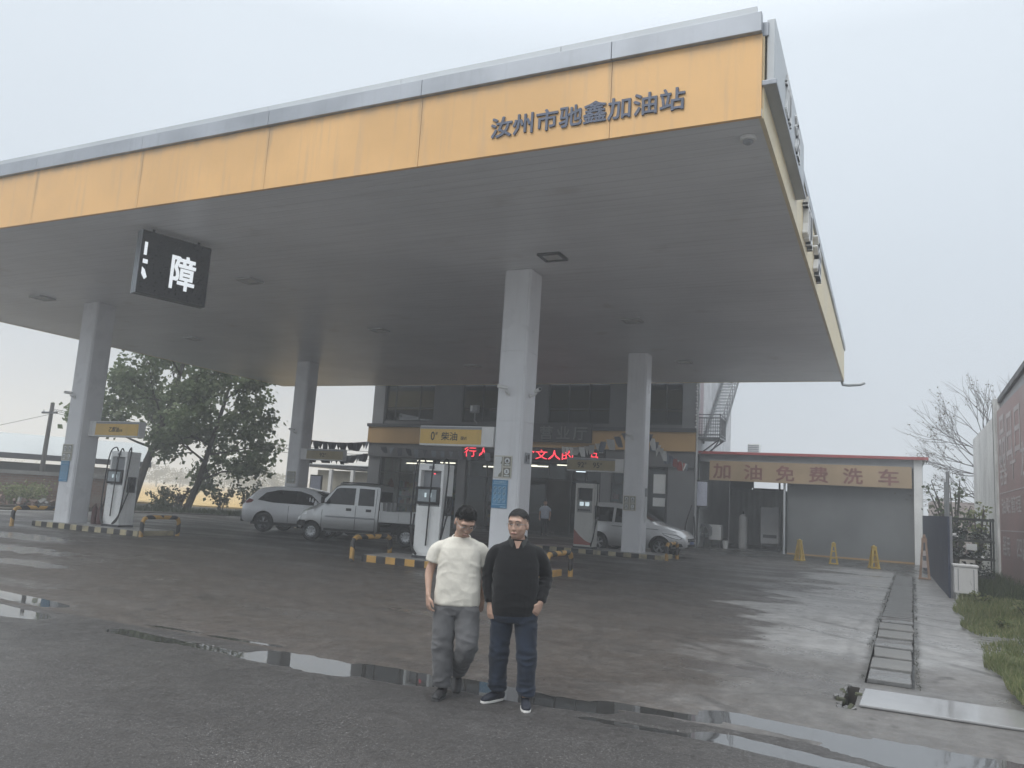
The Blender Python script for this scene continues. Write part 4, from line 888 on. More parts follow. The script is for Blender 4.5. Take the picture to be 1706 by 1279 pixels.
MB().box(-.23,.23,-.25,.25,.16,.74).build('cabinet_body',MWHP,o,bevel=.015); MB().box(-.25,.25,-.27,.27,.741,.79).build('lid',MWHP,o,bevel=.01)
for sx in (-.19,.15):
    MB().box(sx,sx+.05,-.22,-.17,0,.16).build('leg',MWHP,o); MB().box(sx,sx+.05,.17,.22,0,.16).build('leg',MWHP,o)
b=MB(); b.box(-.16,-.145,-.255,-.251,.22,.70); b.box(.145,.16,-.255,-.251,.22,.70); b.build('door_seam',MGREY,o)
o=empty('crate_rack',(1.95,24.2,0)); tag(o,'dark rack stuffed with green netting and scrap beside the blue fence','rack')
b=MB()
for xx in (-.5,.47): 
    for yy in (-.3,.27): b.box(xx,xx+.04,yy,yy+.04,0,1.88)
for z in (.35,.8,1.25,1.8): b.box(-.52,.52,-.31,.31,z,z+.06)
b.build('frame',M('rack_dark',(.035,.042,.038),.6,v=.3),o)
b=MB(); r=random.Random(5)
for i in range(1500):
    x,y,z=r.uniform(-.45,.45),r.uniform(-.3,.25),r.choice((.42,.86,1.33))+abs(r.gauss(0,.12)); s=r.uniform(.03,.09)
    a=[Vector((r.uniform(-1,1),r.uniform(-1,1),r.uniform(-.7,.7)))*s for _ in range(3)]; b.mat(r.choice((0,0,0,1,1,2))).add([Vector((x,y,z))+q for q in a],[(0,1,2)])
ob=b.build('netting_and_scrap',[M('net_green',(.055,.08,.065),.7,v=.4,vs=8),M('scrap_grey',(.14,.16,.155),.6,v=.3),MPW],o,recalc=False)
o=MB().box(-.12,.12,-.02,.02,0,.16).build('scrap_sheet',MPW); o.location=(1.95,23.86,1.05); tag(o,'small white scrap tucked in the dark rack','scrap')
ww=empty('boundary_wall',(3.0,28,0)); tag(ww,'tall grey corrugated boundary wall with a stained pillar on the right','wall')
MB().prism([(-.6,-.1),(7.2,-.1),(7.2,5.0),(-.6,5.1)],'x',0,.15).build('sheeting',M('wall_sheet',(.74,.75,.74),.6,v=.14,vs=.8,streak=.6,scol=(.2,.2,.195),bump=.2,bs=20),ww)
MB().box(-.13,.3,-.95,-.45,-.1,5.45).build('pillar',M('pillar_concrete',(.66,.67,.66),.7,v=.18,vs=1.5,streak=.6,scol=(.18,.18,.17),bump=.3,bs=15),ww,bevel=.02)
MB().prism([(-16,-.1),(-.96,-.1),(-.96,5.3),(-16,5.75)],'x',.03,4.0).build('block_wall',MGREY,ww)
MB().prism([(-16.2,5.76),(-.7,5.31),(-.7,5.45),(-16.2,5.95)],'x',-.04,4.1).build('coping',MDARK,ww)
MB().box(-.12,.03,-16,-.96,-.1,.26).build('plinth',MCON,ww)
MSTAIN=M('runoff_stain',(.10,.10,.095),.8)
b=MB(); b.prism([(-.62,5.3),(-.52,5.35),(-.5,4.6),(-.53,3.4),(-.56,2.0),(-.6,2.2),(-.62,4.0)],'x',-.136,-.1305); b.build('stain',MSTAIN,ww)
bb=empty('red_billboard',(2.98,20.4,2.6)); tag(bb,'big faded red board with pale illegible characters on the right boundary wall','billboard')
MB().box(-.05,.045,-8,6.6,-2.32,2.45).build('board',M('board_red',(.36,.25,.245),.5,v=.16,vs=.5,streak=.5,scol=(.30,.29,.285)),bb)
MTX=M('board_text',(.52,.48,.48),.6,v=.15,vs=4)
b=MB(); b.box(-.056,-.0505,-8,6.4,-1.02,-.99); b.box(-.056,-.0505,-8,6.4,.02,.05); b.build('rule_line',MTX,bb)
for body,yy,zz,w,h in (('品',5.6,1.55,1.4,1.3),('器',5.5,.62,1.5,.75),('十',3.6,.72,1.0,.8),('加',1.6,.72,1.2,.8),('油站管理',4.2,-.33,3.6,.42),('器用',5.3,-1.42,1.4,.5),('四品',2.4,-1.42,1.8,.5),('日日',3.4,1.5,2.4,1.2)):
    text(body,'lettering',MTX,bb,(-.05,yy,zz),w,h,.006,'-x',.01)
# ------------------------------------------------------------------ LEFT AND FAR BUILT THINGS
ob=empty('outbuilding',(-30.3,42,0)); tag(ob,'low cream outbuilding with flat eave seen behind the cars left of the shop','building')
MB().box(-3.6,3.6,0,4,-.4,2.85).build('wall',M('cream_render',(.42,.39,.32),.7,v=.1,vs=1,streak=.3),ob)
MB().prism([(-4.3,3.02),(3.9,2.88),(3.9,3.02),(-4.3,3.18)],'y',-.6,4.4).build('roof',MDARK,ob)
MB().box(-4.3,3.9,-.2,4.2,3.19,3.24).build('roof_sheet',MPW,ob)
o=MB().box(-1.6,-.6,-.07,.02,.95,2.1).build('window',MFRM,ob); MB().box(-1.53,-.67,-.08,-.07,1.02,2.03).build('pane',GLU,o)
MB().box(-.35,.45,-.06,.01,-.3,2.2).build('door',M('door_grey',(.22,.23,.23),.5),ob)
for x in (-2.2,-.5,1.3,3.0): MB().box(x,x+.22,-.62,-.42,-.4,2.9).build('post',MWHP,ob)
o=empty('door_poster',(-24.7,30.5,1.2)); tag(o,'white sheet on a dark stand behind the left rear column','notice'); MB().box(-.3,.3,0,.03,-.2,1.0).build('sheet',MATS['notice_lilac'],o); MB().box(-.36,.36,.032,.07,-1.2,1.06).build('stand',MDARK,o)
# brick wall and shed on the left
mbr,N_,L_,b_=nodes('old_brick'); bt=N_.new('ShaderNodeTexBrick'); t=N_.new('ShaderNodeTexCoord'); mp=N_.new('ShaderNodeMapping'); mp.inputs['Rotation'].default_value=(R_(90),0,0); L_.new(t.outputs['Object'],mp.inputs[0]); L_.new(mp.outputs[0],bt.inputs[0]); bt.inputs['Scale'].default_value=2.2
bt.inputs['Color1'].default_value=(.17,.095,.07,1); bt.inputs['Color2'].default_value=(.22,.14,.105,1); bt.inputs['Mortar'].default_value=(.2,.19,.17,1); n1=noisen(N_,L_,1.2,5); L_.new(mixc(N_,L_,ramp(N_,L_,n1,.4,.75,0,.7),bt.outputs[0],(.19,.17,.15)),b_.inputs['Base Color']); b_.inputs['Roughness'].default_value=.9
o=empty('brick_wall',(-35.2,23.6,0),R_(58)); tag(o,'low old brick wall with a concrete coping at the left edge','wall')
MB().box(-22,4.2,0,.25,-.5,1.45).build('brickwork',mbr,o); MB().box(-22,4.25,-.05,.3,1.452,1.62).build('coping',MCON,o)
b=MB(); r=random.Random(9)
o=empty('rubble_heap',(-34.6,21.6,0)); tag(o,'low heap of broken bricks and pale rubble in front of the brick wall','rubble')
for i in range(160):
    a=r.uniform(0,1); x=r.uniform(-3.5,3.5); y=r.gauss(0,.5); h=max(0,.5-abs(y)*.5)*r.random(); s=r.uniform(.06,.17); T=Matrix.Translation((x*.5,x*.85+y*.3,h))@Matrix.Rotation(r.uniform(0,6),4,Vector((r.random(),r.random(),r.random()+.1)).normalized()); b.mat(r.choice((0,0,0,0,0,1))).cbox((0,0,0),(s*1.8,s,s*.7),T)
b.build('bricks',[mbr,MCON,MPW],o)
MB().prism([(-1.9,-3.4),(-.7,-3.6),(2.2,3.4),(1,3.6)],'z',-.1,.12).build('earth',MATS['verge_earth'],o)
sh=empty('old_shed',(-41.8,28.4,0),R_(56)); tag(sh,'old dark shed with a pale hazy sheet roof behind the brick wall','shed')
MB().box(-9,3.6,0,7,-.5,2.05).build('wall',M('shed_dark',(.085,.08,.078),.8,v=.25,vs=.6,streak=.3),sh)
MB().box(1.2,3.62,-.06,-.01,1.2,2.0).build('pale_wall',M('shed_pale',(.52,.50,.48),.7,v=.1),sh)
MB().prism([(-.9,2.35),(3.5,3.55),(7.9,2.35),(7.9,2.5),(3.5,3.72),(-.9,2.5)],'x',-9.6,5.4).build('roof',M('shed_roof',(.46,.48,.47),.4,v=.06,vs=.5,streak=.2),sh)
MB().box(-9.6,5.4,-.97,-.905,2.22,2.52).build('eave_beam',MDARK,sh)
up=empty('utility_pole',(-41.0,27.9,-.4)); tag(up,'short dark wooden utility pole with a cross arm rising above the left shed','utility pole')
MB().cyl((0,0,0),(.08,.05,5.75),.14,.10,n=12).build('pole_shaft',M('pole_wood',(.075,.07,.065),.8,v=.25,vs=3),up,60)
MB().box(-.6,.6,-.05,.05,5.15,5.25).build('cross_arm',MDARK,up)
b=MB()
for x in (-.5,0,.5): b.lathe([(.03,5.25),(.05,5.3),(.03,5.36),(.02,5.4)],8,Matrix.Translation((x,0,0)))
b.build('insulator',MPW,up,50)
wl_=['highest','middle','lowest']
for k,(dz,sg_) in enumerate(((.2,.9),(0,1.0),(-.25,1.1))):
    p0=Vector((-41.,27.9,4.95+dz*.4)); p1=Vector((-25,44,4.05+dz)); P=[p0.lerp(p1,i/20)+Vector((0,0,-sg_*4*(i/20)*(1-i/20)*.6)) for i in range(21)]
    o=MB().tube(P,.014,5).build('overhead_wire',MBLK); tag(o,wl_[k]+' of the three sagging overhead wires left of the rear column','wire','overhead wires')
o=MB().tube([(-41.0,27.9,4.7),(-44.5,24.2,2.9)],.012,5).sphere((-43.1,25.7,3.65),.07,8,6).build('stay_wire',MBLK); tag(o,'slanting stay wire running left down from the utility pole','wire')
# pylons far off
MPYL=M('pylon_steel',(.22,.23,.24),.5)
py0=None
def pylon(x,y,h,label):
    o=empty('pylon',(x,y,-.5)); tag(o,label,'pylon','lattice pylons far beyond the field')
    b=MB(); lv=[(0,1.9),(.35,1.2),(.6,.6),(.8,.42),(1.,.15)]
    for (za,ra),(zb,rb) in zip(lv[:-1],lv[1:]):
        for k in range(4):
            s=((-1,-1),(1,-1),(1,1),(-1,1)); a,c=s[k],s[(k+1)%4]
            b.tube([(a[0]*ra,a[1]*ra,za*h),(a[0]*rb,a[1]*rb,zb*h)],.09,4); b.tube([(a[0]*ra,a[1]*ra,za*h),(c[0]*rb,c[1]*rb,zb*h)],.06,4); b.tube([(c[0]*ra,c[1]*ra,za*h),(a[0]*rb,a[1]*rb,zb*h)],.06,4)
    b.build('tower',MPYL,o); b=MB()
    for z,w in ((.62,3.4),(.76,2.8),(.9,2.2)): b.tube([(-w,0,z*h),(w,0,z*h)],.1,4); b.tube([(-w,0,z*h),(0,0,(z+.07)*h)],.07,4); b.tube([(w,0,z*h),(0,0,(z+.07)*h)],.07,4)
    b.build('cross_arm',MPYL,o)
pylon(-201.6,210,17,'hazy lattice pylon beyond the wheat field, left and taller of two'); pylon(-198,212,13,'hazy lattice pylon beyond the wheat field, right and shorter of two')
# ------------------------------------------------------------------ VEHICLES
def paint(name,col,metal=.5,rough=.3):
    if name in MATS: return MATS[name]
    m,N,L,b=nodes(name); n1=noisen(N,L,.9,5); n2=noisen(N,L,1,4,mp=(3,3,1.2)); t=N.new('ShaderNodeTexCoord'); s=N.new('ShaderNodeSeparateXYZ'); L.new(t.outputs['Object'],s.inputs[0])
    low=ramp(N,L,mathn(N,L,'ADD',s.outputs[2],mathn(N,L,'MULTIPLY',n1,.35)),1.0,.42,0,.72)
    c=mixc(N,L,ramp(N,L,n2,.4,.8,0,.12),col,tuple(x*.6 for x in col)); c=mixc(N,L,low,c,(.10,.095,.085)); L.new(c,b.inputs['Base Color'])
    b.inputs['Metallic'].default_value=metal; L.new(mathn(N,L,'ADD',mathn(N,L,'MULTIPLY',low,.45),rough),b.inputs['Roughness']); b.inputs['Coat Weight'].default_value=.9; b.inputs['Coat Roughness'].default_value=.06
    MATS[name]=m; return m
MTYRE=M('tyre_rubber',(.018,.018,.018),.75,v=.2,vs=6); MRIM=M('rim_alloy',(.42,.43,.44),.35,metal=.7,v=.15,vs=5); MRIMD=M('rim_dark',(.04,.04,.042),.4,metal=.4); MCGL=M('car_glass',(.012,.014,.016),.04,v=.1,spec=.5); MRED_L=M('tail_lamp_red',(.20,.015,.015),.15,coat=1); MHEAD=M('head_lamp',(.88,.90,.92),.08,metal=.1,coat=1); MCHR=M('chrome',(.70,.71,.72),.12,metal=1,v=.05)
def sec(st):
    x,zb,w,zbelt,wr,zr=st; zm=(zb+.12+zbelt)/2
    return [(0,zb),(w*.95,zb),(w,zb+.12),(w+.012,zm),(w-.012,zbelt),(wr,zr-.055),(wr-.09,zr),(wr*.45,zr+.018),(0,zr+.022)]
class Car:
    def __init__(s,stations,sub=4):
        s.st=stations; out=[]
        X=[a[0] for a in stations]; A=np.array(stations); 
        for i in range(len(X)-1):
            for k in range(sub):
                t=k/sub; out.append(tuple(A[i]*(1-t)+A[i+1]*t))
        out.append(tuple(A[-1])); A2=np.array(out)
        # light smoothing along the length keeps the outline but rounds the corners
        for _ in range(2):
            B=A2.copy(); B[1:-1,1:]=.25*A2[:-2,1:]+.5*A2[1:-1,1:]+.25*A2[2:,1:]; A2=B
        s.A=A2
    def at(s,x): return [np.interp(x,s.A[:,0],s.A[:,k]) for k in range(6)]
    def side_y(s,x,z):
        p=sec([x]+s.at(x)[1:]); p=p[2:7]; zs=[q[1] for q in p]; ysv=[q[0] for q in p]
        return float(np.interp(z,zs,ysv))
    def top_z(s,x,y):
        p=sec([x]+s.at(x)[1:])[6:]; p=p[::-1]; return float(np.interp(abs(y),[q[0] for q in p],[q[1] for q in p]))
    def shell(s,name,mats,parent,wheels,rw,smooth=42):
        rings=[]
        for a in s.A:
            p=sec(a); r=[Vector((a[0],y,z)) for y,z in p]+[Vector((a[0],-y,z)) for y,z in p[-2:0:-1]]; rings.append(r)
        o=MB().loft(rings).build(name,mats,None)
        cut=[]
        for wx,sy in wheels:
            c=MB().cyl((wx,sy*.45,rw),(wx,sy*1.3,rw),rw*1.19,n=36).build('cutter',mats,None); m=o.modifiers.new('b','BOOLEAN'); m.object=c; m.operation='DIFFERENCE'; m.solver='EXACT'; cut.append(c)
        bpy.context.view_layer.update(); me=bpy.data.meshes.new_from_object(o.evaluated_get(bpy.context.evaluated_depsgraph_get()))
        bpy.data.objects.remove(o); 
        for c in cut: bpy.data.objects.remove(c)
        for p in me.polygons:
            c=p.center; p.material_index=0
            if abs(c.y)<=s.side_y(c.x,c.z)-.012 and c.z<rw*2.3:
                for wx,sy in wheels:
                    if math.hypot(c.x-wx,c.z-rw)<rw*1.22 and c.y*sy>.4: p.material_index=1
        return link(name,me,parent,smooth)
    def sidepatch(s,poly,sy,off=.006,th=.004):
        P=[]; n=len(poly)
        for i in range(n):
            a=poly[i]; c=poly[(i+1)%n]
            for k in range(3): t=k/3; P.append((a[0]*(1-t)+c[0]*t,a[1]*(1-t)+c[1]*t))
        cx=sum(p[0] for p in P)/len(P); cz=sum(p[1] for p in P)/len(P)
        q=lambda x,z,o: (x,sy*(s.side_y(x,z)+o),z)
        b=MB(); vs=[q(x,z,off) for x,z in P]+[q(x*.5+cx*.5,z*.5+cz*.5,off) for x,z in P]+[q(cx,cz,off)]+[q(x,z,-.01) for x,z in P]; m=len(P)
        fs=[(i,(i+1)%m,m+(i+1)%m,m+i) for i in range(m)]+[(m+i,m+(i+1)%m,2*m) for i in range(m)]+[(2*m+1+i,2*m+1+(i+1)%m,(i+1)%m,i) for i in range(m)]
        return b.add(vs,fs)
    def toppatch(s,xa,xb,inset=.10,off=.008,n=6,m=8):
        b=MB(); vs=[]
        for i in range(n+1):
            x=xa+(xb-xa)*i/n; w=s.at(x)[4]-inset
            for j in range(m+1):
                y=-w+2*w*j/m; vs.append((x,y,s.top_z(x,y)+off))
        return b.add(vs,[(i*(m+1)+j,i*(m+1)+j+1,(i+1)*(m+1)+j+1,(i+1)*(m+1)+j) for i in range(n) for j in range(m)])
def wheel(parent,x,y,r,w,style,sy):
    o=empty('wheel',(x,y,r)); o.parent=parent; T=Matrix.Rotation(math.pi/2,4,'X')
    hw=w/2; MB().ring_lathe([(r*.62,-hw),(r*.90,-hw),(r*.985,-hw*.75),(r,-hw*.3),(r,hw*.3),(r*.985,hw*.75),(r*.90,hw),(r*.62,hw)],32,T).build('tyre',MTYRE,o,40)
    b=MB(); yo=sy*hw*.72
    b.ring_lathe([(r*.61,-hw*.9),(r*.66,-hw*.95),(r*.66,hw*.95),(r*.61,hw*.9),(r*.57,hw*.6),(r*.57,-hw*.6)],32,T)
    if style=='steel':
        D=[(r*.58,.2),(r*.52,.72),(r*.40,.80),(r*.30,.66),(r*.13,.70),(r*.12,.92),(.001,.94)]
        rg=[[Vector((q*math.cos(2*math.pi*i/28),sy*z*hw,q*math.sin(2*math.pi*i/28))) for i in range(28)] for q,z in D]; b.loft(rg,False)
        b.mat(1)
        for k in range(10):
            a=k*2*math.pi/10; b.cyl((r*.42*math.cos(a),sy*hw*.70,r*.42*math.sin(a)),(r*.42*math.cos(a),sy*hw*.83,r*.42*math.sin(a)),r*.06,n=8)
    else:
        b.mat(1).lathe([(r*.58,-hw*.2),(r*.58,0)],24,T); b.mat(0)
        for k in range(5):
            a=k*2*math.pi/5+.3
            for da in (-.16,.16):
                p0=Vector((r*.12*math.cos(a),yo*1.0,r*.12*math.sin(a))); p1=Vector((r*.6*math.cos(a+da),yo*1.0,r*.6*math.sin(a+da))); b.tube([p0,p1],[r*.06,r*.045],6)
        b.cyl((0,yo*.7,0),(0,yo*1.1,0),r*.13,n=14)
    b.build('rim',[MRIM,MRIMD],o,45)
def plate(parent,x,y,z,w=.44,h=.14):
    pass
MSV=paint('truck_silver',(.52,.53,.53),.45,.3); MSV2=paint('suv_white',(.86,.87,.89),.0,.22); MSV3=paint('mpv_silver',(.84,.85,.86),.05,.2); MUND=M('underbody',(.02,.02,.02),.8)
# ---- double cab truck
tr=empty('pickup_truck',(-13.4,21.45,0),R_(195.9)); tag(tr,'silver double cab mini truck with low drop side bed parked in front of the shop','truck')
RW=.29
C1=Car([(.92,.40,.74,1.13,.67,1.78),(1.0,.34,.765,1.13,.685,1.80),(1.6,.32,.77,1.13,.69,1.82),(2.15,.32,.77,1.13,.68,1.80),(2.34,.32,.77,1.13,.66,1.75),(2.62,.32,.77,1.10,.68,1.43),(2.90,.32,.765,1.02,.70,1.12),(3.2,.34,.745,.92,.68,1.01),(3.42,.36,.715,.80,.64,.90),(3.53,.40,.66,.68,.58,.76),(3.56,.44,.62,.60,.54,.66)])
C1.shell('body',[MSV,MUND],tr,[(3.05,1),(3.05,-1)],RW)
for sy in (1,-1):
    C1.sidepatch([(1.70,1.16),(2.66,1.16),(2.34,1.63),(2.22,1.67),(1.70,1.68)],sy).build('side_window',MCGL,tr,60)
    C1.sidepatch([(1.07,1.16),(1.58,1.16),(1.58,1.68),(1.09,1.67)],sy).build('side_window',MCGL,tr,60)
    for x0 in (1.64,2.72): 
        C1.sidepatch([(x0-.008,.42),(x0+.008,.42),(x0+.008,1.14),(x0-.008,1.14)],sy,.003).build('door_seam',MUND,tr)
    C1.sidepatch([(1.0,.42),(1.014,.42),(1.014,1.70),(1.0,1.70)],sy,.003).build('door_seam',MUND,tr)
    for x0 in (1.78,1.14): C1.sidepatch([(x0,.98),(x0+.17,.98),(x0+.17,1.06),(x0,1.06)],sy,.014).build('door_handle',MBLK,tr)
    C1.sidepatch([(1.0,.755),(2.6,.755),(2.6,.80),(1.0,.80)],sy,.012).build('side_trim',MGREY,tr); C1.sidepatch([(1.0,.35),(2.62,.35),(2.62,.42),(1.0,.42)],sy,.008).build('sill_trim',MUND,tr)
    C1.sidepatch([(3.22,.80),(3.44,.78),(3.42,.90),(3.24,.96)],sy,.012).build('headlight',MHEAD,tr)
    C1.sidepatch([(3.25,.44),(3.54,.46),(3.54,.62),(3.25,.62)],sy,.010).build('bumper_corner',MUND,tr)
    b=MB(); b.tube([(2.62,sy*.76,1.18),(2.66,sy*.9,1.22)],.015,6); b.cbox((2.66,sy*.93,1.27),(.07,.14,.2)); b.build('mirror',MBLK,tr,bevel=.015)
C1.toppatch(2.36,2.86,.09).build('windscreen',MCGL,tr,60)
MB().box(.905,.918,-.56,.56,1.18,1.62).build('rear_window',MCGL,tr); MB().box(3.52,3.60,-.6,.6,.34,.56).build('bumper',MUND,tr,bevel=.03)
b=MB(); b.box(1.05,2.2,-.62,-.58,1.82,1.86); b.box(1.05,2.2,.58,.62,1.82,1.86); b.build('roof_rail',MBLK,tr,bevel=.01)
# bed
b=MB(); zf=.70
b.box(-.95,.86,-.77,.77,zf-.06,zf)
b.build('bed_floor',MUND,tr)
for sy in (1,-1):
    b=MB(); b.box(-.95,.86,min(sy*.75,sy*.78),max(sy*.75,sy*.78),zf,zf+.34)
    for z in (zf+.01,zf+.11,zf+.21,zf+.31): b.box(-.95,.86,min(sy*.781,sy*.80),max(sy*.781,sy*.80),z,z+.03)
    for x in (-.94,-.35,.25,.82): b.box(x,x+.05,min(sy*.801,sy*.812),max(sy*.801,sy*.812),zf,zf+.34)
    b.build('drop_side',MSV,tr,bevel=.004)
MB().box(-.985,-.955,-.77,.77,zf,zf+.34).build('tailgate',MSV,tr,bevel=.004)
b=MB(); b.box(.84,.88,-.72,.72,zf,1.30)
for y in (-.7,-.25,.25,.66): b.box(.80,.84,y,y+.04,zf,1.28)
b.build('headboard',MSV,tr)
b=MB(); b.box(-.95,3.3,-.42,-.34,.40,.56); b.box(-.95,3.3,.34,.42,.40,.56); b.box(-.05,.05,-.6,.6,.24,.34); b.box(.3,.8,-.6,-.3,.3,.6); b.build('chassis',MUND,tr)
for sy in (1,-1):
    wheel(tr,3.05,sy*.66,RW,.17,'steel',sy); wheel(tr,0,sy*.66,RW,.17,'steel',sy)
    b=MB(); b.tube([(0+.40*math.cos(a),sy*.70,RW+.02+.40*math.sin(a)) for a in [math.pi*i/10 for i in range(11)]],.015,6); b.build('mudguard',MUND,tr,60)
# blue tarp goods in the bed
o=MB().box(-.7,.7,-.55,.55,0,.22).build('folded_tarp',M('tarp_blue',(.05,.10,.22),.6,v=.3,vs=4),bevel=.06); o.location=tr.matrix_basis@Vector((0,0,.71)) if False else Vector((-13.45,21.43,.705)); o.rotation_euler=(0,0,R_(195.9)); tag(o,'folded dark blue tarpaulin lying in the truck bed','tarpaulin')
# ---- crossover
su=empty('parked_crossover',(-19.85,22.45,0),R_(16)); tag(su,'white crossover with tinted side glass and dark alloy wheels behind the silver truck','car')
RS=.335
C2=Car([(-.90,.48,.70,.80,.60,.86),(-.86,.40,.80,.90,.70,1.02),(-.74,.34,.86,.98,.72,1.13),(-.42,.28,.885,1.0,.66,1.47),(-.1,.25,.89,1.0,.64,1.56),(.5,.25,.89,.99,.64,1.605),(1.2,.25,.89,.97,.64,1.60),(1.65,.25,.89,.96,.62,1.53),(2.1,.25,.89,.96,.66,1.28),(2.5,.26,.885,.95,.72,1.04),(3.0,.28,.87,.88,.74,.95),(3.3,.30,.82,.78,.70,.86),(3.42,.36,.72,.66,.62,.72)])
C2.shell('body',[MSV2,MUND],su,[(0,1),(0,-1),(2.61,1),(2.61,-1)],RS)
for sy in (1,-1):
    C2.sidepatch([(-.30,1.10),(-.05,1.36),(.4,1.47),(1.2,1.47),(1.62,1.36),(2.05,1.05),(1.9,1.01),(.3,1.03)],sy).build('side_window',MCGL,su,60)
    C2.sidepatch([(-.80,.94),(-.50,1.0),(-.44,1.08),(-.66,1.13)],sy,.012).build('tail_light',MRED_L,su)
    C2.sidepatch([(-.45,.26),(3.1,.26),(3.1,.36),(-.45,.36)],sy,.012).build('sill_trim',MUND,su)
    C2.sidepatch([(.42,.86),(.60,.86),(.60,.90),(.42,.90)],sy,.015).build('door_handle',MSV2,su); C2.sidepatch([(1.3,.86),(1.48,.86),(1.48,.90),(1.3,.90)],sy,.015).build('door_handle',MSV2,su)
    for x0 in (.9,1.85): C2.sidepatch([(x0-.006,.38),(x0+.006,.38),(x0+.006,.99),(x0-.006,.99)],sy,.003).build('door_seam',MUND,su)
    C2.sidepatch([(3.0,.72),(3.3,.68),(3.26,.78),(3.05,.84)],sy,.01).build('headlight',MHEAD,su)
    b=MB(); b.cbox((1.95,sy*1.0,1.07),(.12,.2,.13)); b.build('mirror',MSV2,su,bevel=.03)
    for x in (0,2.61): wheel(su,x,sy*.79,RS,.21,'alloy',sy)
C2.toppatch(1.72,2.42,.08).build('windscreen',MCGL,su,60); C2.toppatch(-.70,-.46,.08).build('rear_window',MCGL,su,60)
MB().box(-.95,-.88,-.7,.7,.32,.55).build('bumper',MUND,su,bevel=.03)
# ---- people carrier on the right
mv=empty('people_carrier',(-9.85,28.35,0),R_(-2)); tag(mv,'silver people carrier with its nose showing right of the right rear column','car')
RM=.325
C3=Car([(-.36,.45,.72,.85,.62,1.0),(-.30,.36,.82,.95,.66,1.4),(-.14,.28,.87,1.0,.66,1.68),(.3,.25,.88,1.02,.67,1.74),(1.0,.25,.88,1.02,.67,1.74),(1.5,.25,.88,1.02,.65,1.68),(1.95,.25,.88,1.01,.66,1.42),(2.5,.26,.88,.99,.72,1.10),(3.0,.28,.865,.88,.74,.99),(3.38,.30,.82,.78,.68,.88),(3.58,.32,.74,.66,.60,.72),(3.64,.38,.66,.56,.52,.60)])
C3.shell('body',[MSV3,MUND],mv,[(.5,1),(.5,-1),(2.75,1),(2.75,-1)],RM)
for sy in (1,-1):
    C3.sidepatch([(-.12,1.1),(-.05,1.5),(.15,1.56),(.15,1.08)],sy).build('side_window',MCGL,mv,60); C3.sidepatch([(.25,1.08),(.25,1.58),(1.0,1.58),(1.0,1.07)],sy).build('side_window',MCGL,mv,60); C3.sidepatch([(1.1,1.07),(1.1,1.57),(1.45,1.53),(2.15,1.10),(2.1,1.06)],sy).build('side_window',MCGL,mv,60)
    C3.sidepatch([(2.83,.81),(3.36,.755),(3.53,.66),(3.42,.605),(3.19,.645),(2.93,.73)],sy,.007).build('headlight_surround',MUND,mv,60)
    C3.sidepatch([(2.85,.80),(3.35,.74),(3.50,.66),(3.42,.62),(3.2,.66),(2.95,.74)],sy,.012).build('headlight',MHEAD,mv,60)
    C3.sidepatch([(1.0,.93),(2.7,.90),(2.7,.915),(1.0,.945)],sy,.004).build('crease_shade',MUND,mv)  # dark strip paints the shade of a body crease
    C3.sidepatch([(3.2,.36),(3.55,.38),(3.5,.48),(3.25,.5)],sy,.006).build('fog_recess',MUND,mv)
    b=MB(); b.cbox((2.05,sy*1.0,1.12),(.12,.2,.14)); b.build('mirror',MSV3,mv,bevel=.03)
    for x in (.5,2.75): wheel(mv,x,sy*.79,RM,.2,'alloy',sy)
C3.toppatch(1.56,2.42,.08).build('windscreen',MCGL,mv,60)
b=MB(); b.box(3.6,3.66,-.42,.42,.54,.66); b.box(3.6,3.655,-.5,.5,.36,.46); b.build('grille',MUND,mv,bevel=.015); MB().box(3.64,3.675,-.38,.38,.59,.61).build('chrome_bar',MCHR,mv); MB().box(3.655,3.67,-.22,.22,.46,.55).build('number_plate',M('plate_blue',(.04,.10,.30),.4),mv)
o=MB().box(-.005,.0,-.04,.04,-.05,.05).build('badge',MCHR,mv); o.location=(3.682,0,.6)
# ------------------------------------------------------------------ PEOPLE
def etube(b,pts,rads,side=(1,0,0),n=18,sub=5,rnd_end=True):
    P=[Vector(p) for p in pts]; m=len(P); Q=qpath(P,sub); R=[]
    for i in range(len(Q)):
        t=i/sub; k=min(int(t),m-2); f=t-k; f=f*f*(3-2*f)
        a=rads[k] if hasattr(rads[k],'__len__') else (rads[k],rads[k]); c=rads[k+1] if hasattr(rads[k+1],'__len__') else (rads[k+1],)*2
        R.append((a[0]*(1-f)+c[0]*f,a[1]*(1-f)+c[1]*f))
    if rnd_end:
        d0=(Q[0]-Q[1]).normalized(); d1=(Q[-1]-Q[-2]).normalized(); r0=min(R[0]); r1=min(R[-1])
        Q=[Q[0]+d0*r0*.8,Q[0]+d0*r0*.45]+Q+[Q[-1]+d1*r1*.45,Q[-1]+d1*r1*.8]
        R=[(R[0][0]*.4,R[0][1]*.4),(R[0][0]*.85,R[0][1]*.85)]+R+[(R[-1][0]*.85,R[-1][1]*.85),(R[-1][0]*.4,R[-1][1]*.4)]
    side=Vector(side); rings=[]
    for i,p in enumerate(Q):
        t=(Q[min(i+1,len(Q)-1)]-Q[max(i-1,0)]).normalized(); u=(side-t*side.dot(t)).normalized(); w=t.cross(u)
        rings.append([p+u*R[i][0]*math.cos(2*math.pi*k/n)+w*R[i][1]*math.sin(2*math.pi*k/n) for k in range(n)])
    b.loft(rings); return b
def rings(b,lst,n=28,sq=2.4):
    rr=[]
    for cx,cy,z,a,c in lst:
        r=[]
        for k in range(n):
            t=2*math.pi*k/n; ct,st=math.cos(t),math.sin(t); r.append(Vector((cx+a*math.copysign(abs(ct)**(2/sq),ct),cy+c*math.copysign(abs(st)**(2/sq),st),z)))
        rr.append(r)
    b.loft(rr); return b
